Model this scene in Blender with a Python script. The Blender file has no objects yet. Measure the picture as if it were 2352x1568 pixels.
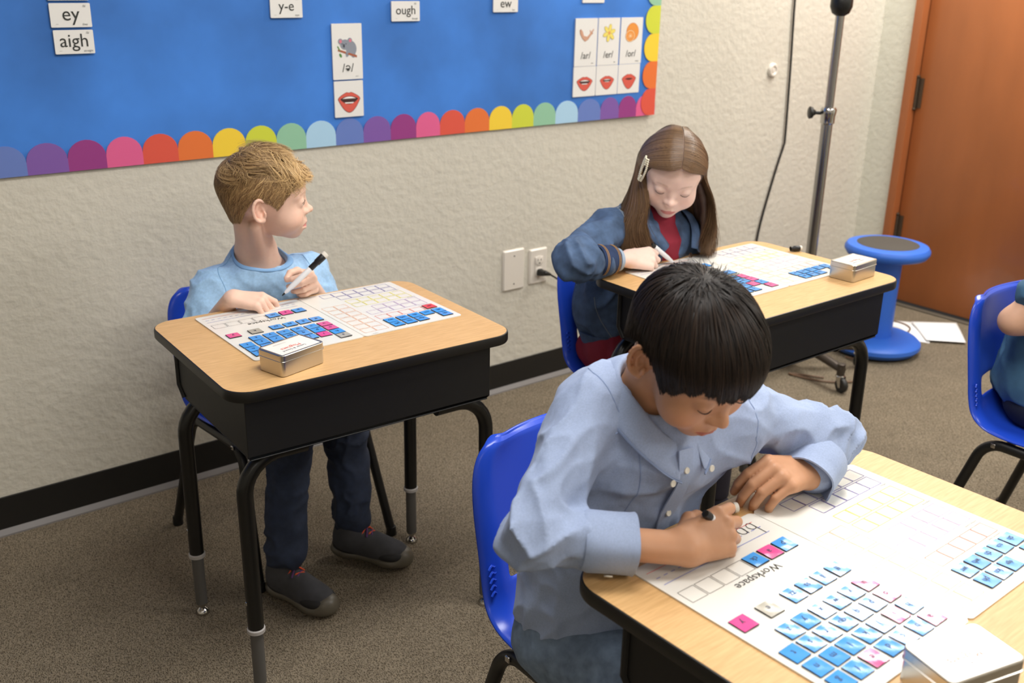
import bpy, bmesh, math, random
import numpy as np
from mathutils import Vector, Matrix
random.seed(7)
RNG = np.random.default_rng(11)
S = bpy.context.scene
COL = S.collection
PI = math.pi

# ---------------------------------------------------------------- camera, world, lights, exposure
cd = bpy.data.cameras.new('camera'); cam = bpy.data.objects.new('camera', cd); COL.objects.link(cam)
cd.sensor_width = 36.0
cd.lens = 2348.6 / 2352 * 36.0
Rv = Vector((0.78381576, -0.62071819, 0.01848732)); Uv = Vector((0.19951447, 0.27990706, 0.93906657)); Fv = Vector((0.58807043, 0.73236669, -0.34323782))
M = Matrix((Rv, Uv, -Fv)).transposed().to_4x4()
M.translation = Vector((0, -2.56983, 1.37591))
cam.matrix_world = M
cd.clip_start = 0.02
cd.dof.use_dof = True; cd.dof.focus_distance = 1.75; cd.dof.aperture_fstop = 5.6
S.camera = cam
S.view_settings.view_transform = 'Standard'; S.view_settings.look = 'None'
S.view_settings.gamma = 1.0; S.view_settings.use_curve_mapping = False
S.view_settings.exposure = 0.3
w = bpy.data.worlds.new('world'); S.world = w; w.use_nodes = True
w.node_tree.nodes['Background'].inputs[0].default_value = (0.97, 0.98, 1.0, 1)
w.node_tree.nodes['Background'].inputs[1].default_value = 0.20

def area(name, loc, tgt, sx, sy, power, col=(1, 1, 1)):
    l = bpy.data.lights.new(name, 'AREA'); l.shape = 'RECTANGLE'; l.size = sx; l.size_y = sy
    l.energy = power; l.color = col
    o = bpy.data.objects.new(name, l); COL.objects.link(o); o.location = loc
    d = Vector(tgt) - Vector(loc)
    o.rotation_euler = d.to_track_quat('-Z', 'Y').to_euler()
    return o
ZC = 2.62
for i, (lx, ly, p) in enumerate([(3.70, -0.76, 44), (3.2, -2.9, 32), (1.1, -1.6, 32), (1.0, -3.9, 22), (-1.3, -3.9, 8)]):
    area('troffer_light', (lx, ly, ZC - 0.03), (lx, ly, 0), 1.2 if i else 0.6, 0.6 if i else 1.2, p, (1.0, 0.972, 0.935))

# ---------------------------------------------------------------- helpers
def srgb(r, g, b):
    f = lambda c: (c / 255 / 12.92) if c <= 10 else ((c / 255 + 0.055) / 1.055) ** 2.4
    return (f(r), f(g), f(b), 1)

def mat(name, col, rough=0.5, metal=0.0, spec=0.5, bump=None, coat=0.0, sss=0.0, vcol=None, noise=None, sheen=0.0):
    m = bpy.data.materials.new(name); m.use_nodes = True
    nt = m.node_tree; b = nt.nodes['Principled BSDF']
    b.inputs['Base Color'].default_value = col
    b.inputs['Roughness'].default_value = rough
    b.inputs['Metallic'].default_value = metal
    b.inputs['Specular IOR Level'].default_value = spec
    b.inputs['Coat Weight'].default_value = coat
    if sheen: b.inputs['Sheen Weight'].default_value = sheen
    if sss:
        b.inputs['Subsurface Weight'].default_value = sss
        b.inputs['Subsurface Radius'].default_value = (0.012, 0.005, 0.003)
        b.inputs['Subsurface Scale'].default_value = 0.6
    tc = nt.nodes.new('ShaderNodeTexCoord')
    src = None
    if vcol:
        a = nt.nodes.new('ShaderNodeAttribute'); a.attribute_name = vcol
        src = a.outputs['Color']; nt.links.new(src, b.inputs['Base Color'])
    if noise:       # (scale, detail, dark factor, stretch)
        mp = nt.nodes.new('ShaderNodeMapping'); mp.inputs['Scale'].default_value = noise[3] if len(noise) > 3 else (1, 1, 1)
        nt.links.new(tc.outputs['Object'], mp.inputs[0])
        n = nt.nodes.new('ShaderNodeTexNoise'); n.inputs['Scale'].default_value = noise[0]; n.inputs['Detail'].default_value = noise[1]
        nt.links.new(mp.outputs[0], n.inputs['Vector'])
        r = nt.nodes.new('ShaderNodeMapRange'); r.inputs[1].default_value = 0.3; r.inputs[2].default_value = 0.7
        r.inputs[3].default_value = 1 - noise[2]; r.inputs[4].default_value = 1 + noise[2]
        nt.links.new(n.outputs['Fac'], r.inputs[0])
        mx = nt.nodes.new('ShaderNodeVectorMath'); mx.operation = 'SCALE'
        if src: nt.links.new(src, mx.inputs[0])
        else: mx.inputs[0].default_value = col[:3]
        nt.links.new(r.outputs[0], mx.inputs['Scale'])
        nt.links.new(mx.outputs[0], b.inputs['Base Color'])
    if bump:        # list of (scale, strength, distance, stretch)
        prev = None
        for bp in (bump if isinstance(bump, list) else [bump]):
            mp = nt.nodes.new('ShaderNodeMapping'); mp.inputs['Scale'].default_value = bp[3] if len(bp) > 3 else (1, 1, 1)
            nt.links.new(tc.outputs['Object'], mp.inputs[0])
            n = nt.nodes.new('ShaderNodeTexNoise'); n.inputs['Scale'].default_value = bp[0]; n.inputs['Detail'].default_value = 3
            nt.links.new(mp.outputs[0], n.inputs['Vector'])
            bm_ = nt.nodes.new('ShaderNodeBump'); bm_.inputs['Strength'].default_value = bp[1]; bm_.inputs['Distance'].default_value = bp[2]
            nt.links.new(n.outputs['Fac'], bm_.inputs['Height'])
            if prev: nt.links.new(prev, bm_.inputs['Normal'])
            prev = bm_.outputs[0]
        nt.links.new(prev, b.inputs['Normal'])
    return m

def smooth(me, on=True):
    me.polygons.foreach_set('use_smooth', [on] * len(me.polygons))

def link(name, me, m=None, parent=None, loc=None, rot=None):
    o = bpy.data.objects.new(name, me); COL.objects.link(o)
    if m is not None and me is not None and not me.materials:
        for mm in (m if isinstance(m, (list, tuple)) else [m]): me.materials.append(mm)
    if parent: o.parent = parent
    if loc is not None: o.location = loc
    if rot is not None: o.rotation_euler = rot if hasattr(rot, '__len__') else (0, 0, rot)
    return o

def tag(o, label=None, cat=None, group=None, kind=None):
    if label: o['label'] = label
    if cat: o['category'] = cat
    if group: o['group'] = group
    if kind: o['kind'] = kind
    return o

def thing(name, label, cat, loc=(0, 0, 0), rz=0, group=None):
    o = bpy.data.objects.new(name, None); COL.objects.link(o); o.empty_display_size = 0.05
    o.location = loc; o.rotation_euler = (0, 0, rz)
    return tag(o, label, cat, group)

def from_bm(name, bm, m, parent=None, sm=True, loc=None, rot=None, angle=None):
    me = bpy.data.meshes.new(name); bm.normal_update(); bm.to_mesh(me); bm.free()
    if sm:
        smooth(me)
        me.set_sharp_from_angle(angle=math.radians(angle or 40))
    return link(name, me, m, parent, loc, rot)

def box_bm(cx, cy, cz, sx, sy, sz, bev=0.0, seg=2, bm=None, mi=0):
    bm = bm or bmesh.new()
    r = bmesh.ops.create_cube(bm, size=1)
    vs = r['verts']
    for v in vs: v.co = Vector((cx + v.co.x * sx, cy + v.co.y * sy, cz + v.co.z * sz))
    fs = {f for v in vs for f in v.link_faces}
    for f in fs: f.material_index = mi
    if bev:
        es = list({e for v in vs for e in v.link_edges})
        bmesh.ops.bevel(bm, geom=es, offset=bev, segments=seg, affect='EDGES', profile=0.5)
    return bm

def rrect(sx, sy, r, n=6, cx=0, cy=0):
    pts = []
    for qx, qy, a0 in ((1, 1, 0), (-1, 1, 90), (-1, -1, 180), (1, -1, 270)):
        for i in range(n + 1):
            a = math.radians(a0 + 90 * i / n)
            pts.append((cx + qx * (sx / 2 - r) + r * math.cos(a), cy + qy * (sy / 2 - r) + r * math.sin(a)))
    return pts

def prism(pts, z0, z1, bm=None, mi=0, mi_top=None):
    bm = bm or bmesh.new()
    a = [bm.verts.new((x, y, z0)) for x, y in pts]; b = [bm.verts.new((x, y, z1)) for x, y in pts]
    n = len(pts)
    for i in range(n):
        f = bm.faces.new((a[i], a[(i + 1) % n], b[(i + 1) % n], b[i])); f.material_index = mi
    f = bm.faces.new(b); f.material_index = mi if mi_top is None else mi_top
    f = bm.faces.new(a[::-1]); f.material_index = mi
    return bm

def loft(rings, bm=None, close=True, caps=True, mi=0):
    """rings: list of lists of (x,y,z), same count"""
    bm = bm or bmesh.new()
    vr = [[bm.verts.new(p) for p in r] for r in rings]
    n = len(rings[0])
    for a, b in zip(vr, vr[1:]):
        for i in range(n if close else n - 1):
            f = bm.faces.new((a[i], a[(i + 1) % n], b[(i + 1) % n], b[i])); f.material_index = mi
    if caps and close:
        f = bm.faces.new(vr[0][::-1]); f.material_index = mi
        f = bm.faces.new(vr[-1]); f.material_index = mi
    return bm

def lathe(prof, seg=32, bm=None, c=(0, 0, 0), mi=0):
    rings = []
    for r, z in prof:
        rings.append([(c[0] + r * math.cos(2 * PI * i / seg), c[1] + r * math.sin(2 * PI * i / seg), c[2] + z) for i in range(seg)])
    return loft(rings, bm, mi=mi)

def catmull(P, n=8):
    P = [np.array(p, float) for p in P]
    Q = [2 * P[0] - P[1]] + P + [2 * P[-1] - P[-2]]
    out = []
    for i in range(len(P) - 1):
        p0, p1, p2, p3 = Q[i:i + 4]
        for k in range(n):
            t = k / n
            out.append(0.5 * ((2 * p1) + (-p0 + p2) * t + (2 * p0 - 5 * p1 + 4 * p2 - p3) * t * t + (-p0 + 3 * p1 - 3 * p2 + p3) * t ** 3))
    out.append(P[-1])
    return out

def tube(P, r, seg=12, bm=None, mi=0, flat=1.0):
    """tube along polyline; r scalar or list"""
    P = [Vector(p) for p in P]; n = len(P)
    rs = r if hasattr(r, '__len__') else [r] * n
    up = None; rings = []
    for i in range(n):
        t = (P[min(i + 1, n - 1)] - P[max(i - 1, 0)]).normalized()
        if up is None:
            up = Vector((0, 0, 1)) if abs(t.z) < 0.9 else Vector((1, 0, 0))
        s = t.cross(up).normalized(); up = s.cross(t).normalized()
        rings.append([P[i] + rs[i] * (s * math.cos(2 * PI * k / seg) * flat + up * math.sin(2 * PI * k / seg)) for k in range(seg)])
    return loft(rings, bm, mi=mi)

def arc_pts(P, rad, n=6):
    """polyline with rounded corners of radius rad"""
    P = [Vector(p) for p in P]; out = [P[0]]
    for i in range(1, len(P) - 1):
        a = (P[i - 1] - P[i]).normalized(); b = (P[i + 1] - P[i]).normalized()
        ang = a.angle(b); d = min(rad / math.tan(ang / 2), (P[i - 1] - P[i]).length * 0.98, (P[i + 1] - P[i]).length * 0.98)
        s, e = P[i] + a * d, P[i] + b * d
        rr = d * math.tan(ang / 2)
        cdir = (a + b).normalized(); c = P[i] + cdir * (rr / math.sin(ang / 2))
        for k in range(n + 1):
            v = (s - c).lerp(e - c, k / n).normalized() * rr
            out.append(c + v)
    out.append(P[-1])
    return out

_tc = {}
def text_mesh(txt, size, mat_, depth=0.0, align='CENTER'):
    key = (txt, size, mat_.name, depth, align)
    if key in _tc: return _tc[key]
    c = bpy.data.curves.new('t', 'FONT'); c.body = txt; c.size = size; c.align_x = align; c.align_y = 'CENTER'; c.extrude = depth
    c.resolution_u = 3
    o = bpy.data.objects.new('t', c); COL.objects.link(o)
    dg = bpy.context.evaluated_depsgraph_get()
    me = bpy.data.meshes.new_from_object(o.evaluated_get(dg)); me.name = 'lettering'
    bpy.data.objects.remove(o); bpy.data.curves.remove(c)
    me.materials.clear(); me.materials.append(mat_)
    _tc[key] = me
    return me

def flat_bm(polys, z=0.0, th=0.0006):
    """list of (points, material index) -> thin raised print"""
    bm = bmesh.new()
    for k, (pts, mi) in enumerate(polys):
        prism(pts, z, z + th + 0.00006 * k, bm, mi)
    return bm

def ellipse(cx, cy, rx, ry, n=20, rot=0):
    c, s = math.cos(rot), math.sin(rot)
    return [(cx + rx * math.cos(2 * PI * i / n) * c - ry * math.sin(2 * PI * i / n) * s, cy + rx * math.cos(2 * PI * i / n) * s + ry * math.sin(2 * PI * i / n) * c) for i in range(n)]
# ---------------------------------------------------------------- room
m_wall = mat('wall_paint', srgb(208, 203, 189), 0.75, bump=[(42, 0.55, 0.006), (130, 0.25, 0.002)], noise=(3, 2, 0.02))
m_wall2 = mat('wall_paint_side', srgb(214, 212, 198), 0.75, bump=[(42, 0.45, 0.006), (130, 0.2, 0.002)])
m_ceil = mat('ceiling_tile_white', srgb(235, 232, 225), 0.9)
XR = 4.041
def struct(o): o['kind'] = 'structure'; return o
struct(from_bm('wall_back', box_bm(1.0, 0.06, 1.31, 6.4, 0.12, 2.64), m_wall, sm=False))

struct(from_bm('wall_left', box_bm(-2.16, -2.5, 1.31, 0.12, 5.2, 2.64), m_wall, sm=False))
struct(from_bm('wall_front', box_bm(1.0, -5.16, 1.31, 6.4, 0.12, 2.64), m_wall, sm=False))
# carpet
m_carpet = bpy.data.materials.new('carpet'); m_carpet.use_nodes = True
nt = m_carpet.node_tree; b = nt.nodes['Principled BSDF']; b.inputs['Roughness'].default_value = 0.95; b.inputs['Specular IOR Level'].default_value = 0.1
tc = nt.nodes.new('ShaderNodeTexCoord')
mp = nt.nodes.new('ShaderNodeMapping'); mp.inputs['Scale'].default_value = (1.0, 0.45, 1); mp.inputs['Rotation'].default_value = (0, 0, 0.5); nt.links.new(tc.outputs['Object'], mp.inputs[0])
vo = nt.nodes.new('ShaderNodeTexVoronoi'); vo.inputs['Scale'].default_value = 520; nt.links.new(mp.outputs[0], vo.inputs['Vector'])
n1 = nt.nodes.new('ShaderNodeTexNoise'); n1.inputs['Scale'].default_value = 340; n1.inputs['Detail'].default_value = 4; nt.links.new(mp.outputs[0], n1.inputs['Vector'])
n2 = nt.nodes.new('ShaderNodeTexNoise'); n2.inputs['Scale'].default_value = 9; nt.links.new(tc.outputs['Object'], n2.inputs['Vector'])
add = nt.nodes.new('ShaderNodeMath'); add.operation = 'MULTIPLY_ADD'; nt.links.new(vo.outputs['Distance'], add.inputs[0]); add.inputs[1].default_value = 0.75; nt.links.new(n1.outputs['Fac'], add.inputs[2])
cr = nt.nodes.new('ShaderNodeValToRGB'); cr.color_ramp.elements[0].position = 0.38; cr.color_ramp.elements[0].color = srgb(42, 37, 31)
cr.color_ramp.elements[1].position = 0.98; cr.color_ramp.elements[1].color = srgb(144, 132, 113)
e = cr.color_ramp.elements.new(0.66); e.color = srgb(90, 80, 66)
nt.links.new(add.outputs[0], cr.inputs[0])
mxc = nt.nodes.new('ShaderNodeVectorMath'); mxc.operation = 'SCALE'; nt.links.new(cr.outputs[0], mxc.inputs[0])
mr = nt.nodes.new('ShaderNodeMapRange'); mr.inputs[3].default_value = 0.85; mr.inputs[4].default_value = 1.15; nt.links.new(n2.outputs['Fac'], mr.inputs[0]); nt.links.new(mr.outputs[0], mxc.inputs['Scale'])
nt.links.new(mxc.outputs[0], b.inputs['Base Color'])
bu = nt.nodes.new('ShaderNodeBump'); bu.inputs['Strength'].default_value = 0.9; bu.inputs['Distance'].default_value = 0.003; nt.links.new(add.outputs[0], bu.inputs['Height']); nt.links.new(bu.outputs[0], b.inputs['Normal'])
struct(from_bm('floor', box_bm(1.0, -2.5, -0.05, 6.4, 5.3, 0.1), m_carpet, sm=False))
struct(from_bm('ceiling', box_bm(1.0, -2.5, ZC + 0.06, 6.4, 5.3, 0.1), m_ceil, sm=False))

# right wall with door
m_door = mat('cherry_veneer', srgb(160, 94, 50), 0.42, coat=0.15, noise=(1.6, 4, 0.2, (1, 2.2, 0.6)), bump=(120, 0.08, 0.001, (1, 8, 0.4)))
m_jamb = mat('cherry_jamb', srgb(166, 98, 56), 0.4, noise=(3, 3, 0.12, (1, 3, 0.5)))
m_dark = mat('dark_gap', srgb(40, 24, 15), 0.8)
m_hinge = mat('hinge_bronze', srgb(96, 84, 70), 0.4, metal=0.8)
bm = box_bm(XR + 0.06, -0.075, 1.3, 0.12, 0.15, 2.64)
box_bm(XR + 0.06, -3.1, 1.3, 0.12, 4.0, 2.64, bm=bm)
box_bm(XR + 0.06, -0.62, 2.36, 0.12, 0.95, 0.5, bm=bm)
struct(from_bm('wall_right', bm, m_wall2, sm=False))
bm = box_bm(XR + 0.04, -0.169, 1.06, 0.12, 0.038, 2.12, 0.003)
box_bm(XR + 0.04, -1.12, 1.06, 0.12, 0.038, 2.12, 0.003, bm=bm)
box_bm(XR + 0.04, -0.645, 2.1, 0.12, 0.93, 0.04, 0.003, bm=bm)
struct(from_bm('trim_1', bm, m_jamb))
dr = struct(from_bm('door_1', box_bm(XR + 0.045, -0.645, 1.05, 0.044, 0.905, 2.06, 0.002), m_door))
for z0, z1 in ((0.27, 0.392), (0.853, 0.975), (1.75, 1.87)):
    bm = lathe([(0.0075, 0), (0.0075, z1 - z0)], 12, c=(XR + 0.014, -0.191, z0))
    lathe([(0.003, 0), (0.009, 0.003), (0.009, 0.008), (0.004, 0.012)], 12, bm, c=(XR + 0.014, -0.191, z0 - 0.01))
    lathe([(0.004, 0), (0.009, 0.003), (0.009, 0.008), (0.003, 0.012)], 12, bm, c=(XR + 0.014, -0.191, z1))
    box_bm(XR + 0.021, -0.191, (z0 + z1) / 2, 0.004, 0.05, z1 - z0, bm=bm)
    from_bm('hinge', bm, m_hinge, dr)
bm = box_bm(XR + 0.03, -0.645, 0.003, 0.06, 0.9, 0.006, 0.002)
struct(from_bm('trim_2', bm, mat('threshold', srgb(96, 88, 76), 0.5)))

# cove base along the back wall: black vinyl with a grey carpet strip at its foot
m_base = mat('black_vinyl', srgb(24, 23, 22), 0.45)
m_strip = mat('grey_strip', srgb(116, 112, 110), 0.5)
bs = struct(from_bm('baseboard_back', box_bm(0.96, -0.002, 0.053, 6.16, 0.006, 0.098, 0.001), m_base, sm=False))
bm = bmesh.new()
loft([[(-2.1, -0.004, 0.0), (-2.1, -0.0175, 0.0), (-2.1, -0.0165, 0.004), (-2.1, -0.006, 0.016), (-2.1, -0.004, 0.016)],
      [(4.03, -0.004, 0.0), (4.03, -0.0175, 0.0), (4.03, -0.0165, 0.004), (4.03, -0.006, 0.016), (4.03, -0.004, 0.016)]], bm)
from_bm('toe_strip', bm, m_strip, bs, sm=False)
struct(from_bm('baseboard_right', box_bm(XR - 0.002, -0.078, 0.053, 0.006, 0.145, 0.098, 0.001), m_base, sm=False))

# ---------------------------------------------------------------- bulletin board
m_blue = mat('blue_backing_paper', srgb(58, 120, 204), 0.75, noise=(2.6, 5, 0.3), bump=(60, 0.05, 0.002))
board = thing('bulletin_board', 'long blue paper bulletin board with rainbow scalloped border hung on the beige wall', 'bulletin board', (0, 0, 0))
def bulge(x, z):      # the sheet stands a little off the wall, more at its lower corner
    return -0.004 - 0.006 * max(0.0, min(1.0, (x - 2.15) / 0.5))
bm = bmesh.new(); nx, nz = 120, 24
x0, x1, z0, z1 = -1.7, 2.668, 0.906, 2.12
vg = [[bm.verts.new((x0 + (x1 - x0) * i / nx, bulge(x0 + (x1 - x0) * i / nx, z0 + (z1 - z0) * j / nz), z0 + (z1 - z0) * j / nz)) for j in range(nz + 1)] for i in range(nx + 1)]
for i in range(nx):
    for j in range(nz): bm.faces.new((vg[i][j], vg[i + 1][j], vg[i + 1][j + 1], vg[i][j + 1]))
o = from_bm('backing_sheet', bm, m_blue, board)
md = o.modifiers.new('t', 'SOLIDIFY'); md.thickness = 0.002; md.offset = 1
SC = dict(slate=(104, 128, 196), violet=(128, 90, 168), magenta=(152, 60, 132), pink=(226, 98, 148), red=(222, 88, 70), orange=(230, 118, 56),
          yellow=(244, 208, 62), lime=(206, 214, 66), green=(146, 196, 164), sky=(172, 210, 236))
MS = {k: mat('border_' + k, srgb(*v), 0.4) for k, v in SC.items()}
cyc = ['pink', 'magenta', 'violet', 'slate', 'sky', 'green', 'lime', 'yellow', 'orange', 'red']
def scallop(cx, cz, wid, hgt, m, vertical=False, off=0.0):
    pts = [(-wid / 2, 0)] + [(-wid / 2 * math.cos(PI * i / 12), hgt * 0.42 + hgt * 0.58 * math.sin(PI * i / 12)) for i in range(13)] + [(wid / 2, 0)]
    bm = bmesh.new(); f = []; g = []
    for (u, v) in pts:
        x, z = (cx - v, cz + u) if vertical else (cx + u, cz + v)
        y = bulge(x, z) - 0.0035 - off
        f.append(bm.verts.new((x, y, z))); g.append(bm.verts.new((x, y + 0.0012, z)))
    n = len(pts)
    bm.faces.new(f); bm.faces.new(g[::-1])
    for i in range(n): bm.faces.new((f[i], g[i], g[(i + 1) % n], f[(i + 1) % n]))
    bmesh.ops.recalc_face_normals(bm, faces=bm.faces)
    return from_bm('scallop', bm, m, board, sm=False)
edges = [2.677, 2.585, 2.503, 2.418, 2.317, 2.22, 2.128, 2.04, 1.95, 1.856, 1.764, 1.679, 1.591, 1.5, 1.411, 1.319, 1.231, 1.142, 1.051, 0.959, 0.869, 0.78, 0.69, 0.597]
while edges[-1] > -1.65: edges.append(edges[-1] - 0.09)
for i in range(len(edges) - 1):
    a, b_ = edges[i + 1], edges[i]
    scallop((a + b_) / 2, 0.898, b_ - a, 0.072, MS[cyc[i % 10]])
cy2 = ['red', 'orange', 'yellow', 'lime', 'green', 'sky', 'slate', 'violet', 'magenta', 'pink']
for i in range(13):
    scallop(2.674, 0.898 + 0.046 + 0.0915 * i, 0.0915, 0.068, MS[cy2[i % 10]], True, 0.0015)

# cards on the board
m_card = mat('card_white', srgb(232, 231, 228), 0.35)
m_ink = mat('ink_black', srgb(42, 44, 42), 0.6); m_ink2 = mat('ink_grey', srgb(150, 152, 150), 0.6)
def card(x0, x1, z0, z1, label, draw=None, word=None, small=(), size=0.034):
    cx, cz = (x0 + x1) / 2, (z0 + z1) / 2
    t = thing('phonics_card', label, 'card', (cx, -0.0125, cz)); t.rotation_euler = (PI / 2, 0, 0)   # local x right, y up, z to the room
    from_bm('card_sheet', prism(rrect(x1 - x0, z1 - z0, 0.002, 2), -0.004, 0.0), m_card, t, sm=False)
    if word:
        link('lettering', text_mesh(word[0], word[1], m_ink, 0.0002), None, t, (word[2], word[3], 0.0006))
    for (s, sx, sy, sz) in small:
        link('small_print', text_mesh(s, sz, m_ink2, 0.0002), None, t, (sx, sy, 0.0005))
    if draw:
        polys, mats, nm = draw
        if z1 - z0 > 0.12: polys = [([(x * 0.84, y * 0.84 + 0.014) for x, y in p_], i_) for p_, i_ in polys]
        from_bm(nm, flat_bm(polys, 0.0002, 0.0003), mats, t, sm=False)
    return t
def pl(c): return mat('print_%d_%d_%d' % c, srgb(*c), 0.5)
small = lambda a, b_: ((a, -0.032, -0.019, 0.006), (b_, 0.03, -0.02, 0.007), ('/ā/', 0.032, 0.02, 0.007))
card(0.689, 0.780, 1.287, 1.34, 'white sound card above the ey card at the top edge of the board', small=())
card(0.690, 0.781, 1.228, 1.281, 'white card printed ey pinned above the aigh card', word=('ey', 0.044, 0, 0.002), small=small('—', 'they'))
card(0.692, 0.781, 1.169, 1.222, 'white card printed aigh pinned below the ey card', word=('aigh', 0.042, 0, 0.002), small=small('—', 'straight'))
card(1.233, 1.324, 1.242, 1.295, 'white card printed y-e high on the blue board', word=('y-e', 0.036, 0, 0.002), small=small('—', 'type'))
card(1.599, 1.693, 1.228, 1.282, 'white card printed ough high on the blue board', word=('ough', 0.034, 0, 0.002), small=small('—', 'though'))
card(1.957, 2.051, 1.249, 1.302, 'white card printed ew at the top edge of the board', word=('ew', 0.036, 0, -0.002), small=small('—', 'few'))
card(2.316, 2.411, 1.274, 1.328, 'blank lower edge of a white card above the arm picture card')
def lips(w_, open_, teeth, s=1.0, low=1.0):
    out = []; n = 28
    up = lambda u: 0.5 * (1 - abs(u)) ** 0.6 * (1 - 0.22 * math.exp(-(u / 0.12) ** 2))
    rim = [(w_ * u, s * w_ * 0.9 * up(u)) for u in np.linspace(-1, 1, n)] + [(w_ * u, -s * low * w_ * 0.78 * (1 - abs(u) ** 1.9)) for u in np.linspace(1, -1, n)[1:-1]]
    out.append(([(x * 1.05, y * 1.05) for x, y in rim], 3)); out.append((rim, 0))
    if open_ > 0:
        iw = w_ * (0.45 + 0.4 * min(1, open_)); ih = w_ * 0.4 * open_
        inn = [(iw * u, ih * 0.55 * (1 - u * u)) for u in np.linspace(-1, 1, 14)] + [(iw * u, -ih * 1.0 * (1 - u * u)) for u in np.linspace(1, -1, 14)[1:-1]]
        out.append((inn, 1))
        if teeth:
            out.append(([(iw * 0.8 * u, ih * 0.46 * (1 - u * u)) for u in np.linspace(-1, 1, 10)] + [(iw * 0.7 * u, ih * 0.08) for u in np.linspace(1, -1, 10)], 2))
            out.append(([(iw * 0.5 * u, -ih * 0.62) for u in np.linspace(-1, 1, 8)] + [(iw * 0.42 * u, -ih * 0.85) for u in np.linspace(1, -1, 8)], 2))
    return out
ML = [pl((214, 92, 78)), pl((64, 36, 34)), pl((240, 238, 236)), pl((120, 52, 44))]
card(1.409, 1.500, 0.975, 1.073, 'white card with a wide open red mouth below the koala card', draw=(lips(0.034, 1.05, True, 1.35), ML, 'mouth_print'))
card(2.289, 2.387, 0.980, 1.076, 'white card with open mouth showing teeth below the arm card', draw=(lips(0.034, 0.75, True, 1.1), ML, 'mouth_print'))
card(2.390, 2.488, 0.980, 1.076, 'white card with narrower open mouth below the flower card', draw=(lips(0.031, 0.55, True, 1.1, 1.1), ML, 'mouth_print'))
card(2.491, 2.592, 0.980, 1.076, 'white card with nearly closed rounded mouth below the orange card', draw=(lips(0.032, 0.32, False, 1.2, 1.1), ML, 'mouth_print'))
kg, kd, kp, kb, kgr = pl((140, 146, 158)), pl((70, 74, 84)), pl((214, 120, 140)), pl((168, 96, 68)), pl((88, 140, 70))
koala = [(ellipse(0.014, -0.006, 0.02, 0.024, rot=0.2), 0), (ellipse(0.0, -0.022, 0.006, 0.012, rot=-0.3), 0), (ellipse(0.022, -0.028, 0.008, 0.008), 0),
         ([(-0.034, -0.008), (-0.036, -0.014), (0.034, -0.036), (0.035, -0.029)], 3), ([(-0.038, 0.0), (-0.034, 0.002), (-0.026, -0.013), (-0.029, -0.014)], 4),
         (ellipse(-0.026, -0.028, 0.004, 0.007, rot=0.5), 4),
         (ellipse(-0.008, 0.006, 0.018, 0.016), 0), (ellipse(-0.025, 0.016, 0.0085, 0.009), 0), (ellipse(0.01, 0.018, 0.0085, 0.009), 0),
         (ellipse(-0.025, 0.016, 0.005, 0.0055), 2), (ellipse(0.011, 0.018, 0.005, 0.0055), 2), (ellipse(-0.013, 0.002, 0.0038, 0.006), 1),
         (ellipse(-0.019, 0.008, 0.0018, 0.002), 1), (ellipse(-0.005, 0.008, 0.0018, 0.002), 1), (ellipse(-0.002, -0.02, 0.005, 0.004), 0)]
card(1.408, 1.501, 1.077, 1.225, 'tall white card with a grey koala on a branch above the lone mouth card', draw=(koala, [kg, kd, kp, kb, kgr], 'koala_print'),
     word=('/ə/', 0.032, 0, -0.044), small=(('a b c', 0.028, -0.066, 0.005),))
sk, skd = pl((206, 158, 132)), pl((150, 98, 72))
arm = [([(-0.036, 0.028), (-0.03, 0.033), (-0.022, 0.026), (-0.014, 0.008), (0.004, 0.004), (0.016, 0.013), (0.024, 0.022), (0.035, 0.031), (0.03, 0.021), (0.034, 0.016), (0.022, 0.008), (0.01, -0.006), (-0.006, -0.014), (-0.02, -0.004), (-0.033, 0.014)], 1)]
arm += [([(x * 0.93, y * 0.93 + 0.0006) for x, y in arm[0][0]], 0), ([(0.02, 0.018), (0.016, 0.028), (0.019, 0.029), (0.025, 0.019)], 0), ([(0.03, 0.024), (0.036, 0.034), (0.038, 0.03), (0.033, 0.022)], 0)]
card(2.290, 2.386, 1.077, 1.227, 'tall white card with a bent arm picture', draw=(arm, [sk, skd], 'arm_print'), word=('/ar/', 0.031, 0, -0.042), small=(('arm', 0.03, -0.066, 0.006),))
fy, fd, fo = pl((238, 220, 110)), pl((150, 130, 60)), pl((228, 160, 90))
flower = []
for k in range(6):
    a = 0.3 + k * PI / 3
    flower.append((ellipse(0.019 * math.cos(a), 0.016 + 0.019 * math.sin(a), 0.0155, 0.0085, rot=a), 1)); flower.append((ellipse(0.019 * math.cos(a), 0.016 + 0.019 * math.sin(a), 0.0145, 0.0075, rot=a), 0))
flower.append((ellipse(0, 0.016, 0.006, 0.0065), 2))
card(2.391, 2.487, 1.077, 1.227, 'tall white card with a yellow six petal flower picture', draw=(flower, [fy, fd, fo], 'flower_print'), word=('/er/', 0.031, 0, -0.042), small=(('her', 0.03, -0.066, 0.006),))
og, od, ow = pl((232, 150, 66)), pl((170, 96, 36)), pl((244, 214, 170))
orange = [(ellipse(0.004, 0.018, 0.0345, 0.0345), 1), (ellipse(0.004, 0.018, 0.0335, 0.0335), 0), (ellipse(-0.008, 0.002, 0.0265, 0.0235), 1), (ellipse(-0.008, 0.002, 0.0255, 0.0225), 2), (ellipse(-0.008, 0.002, 0.023, 0.020), 0)]
for k in range(9):
    a = k * 2 * PI / 9
    orange.append(([(-0.008 + 0.001 * math.cos(a + 1.57), 0.002 + 0.001 * math.sin(a + 1.57)), (-0.008 + 0.022 * math.cos(a), 0.002 + 0.0195 * math.sin(a)), (-0.008 - 0.001 * math.cos(a + 1.57), 0.002 - 0.001 * math.sin(a + 1.57))], 2))
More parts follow.
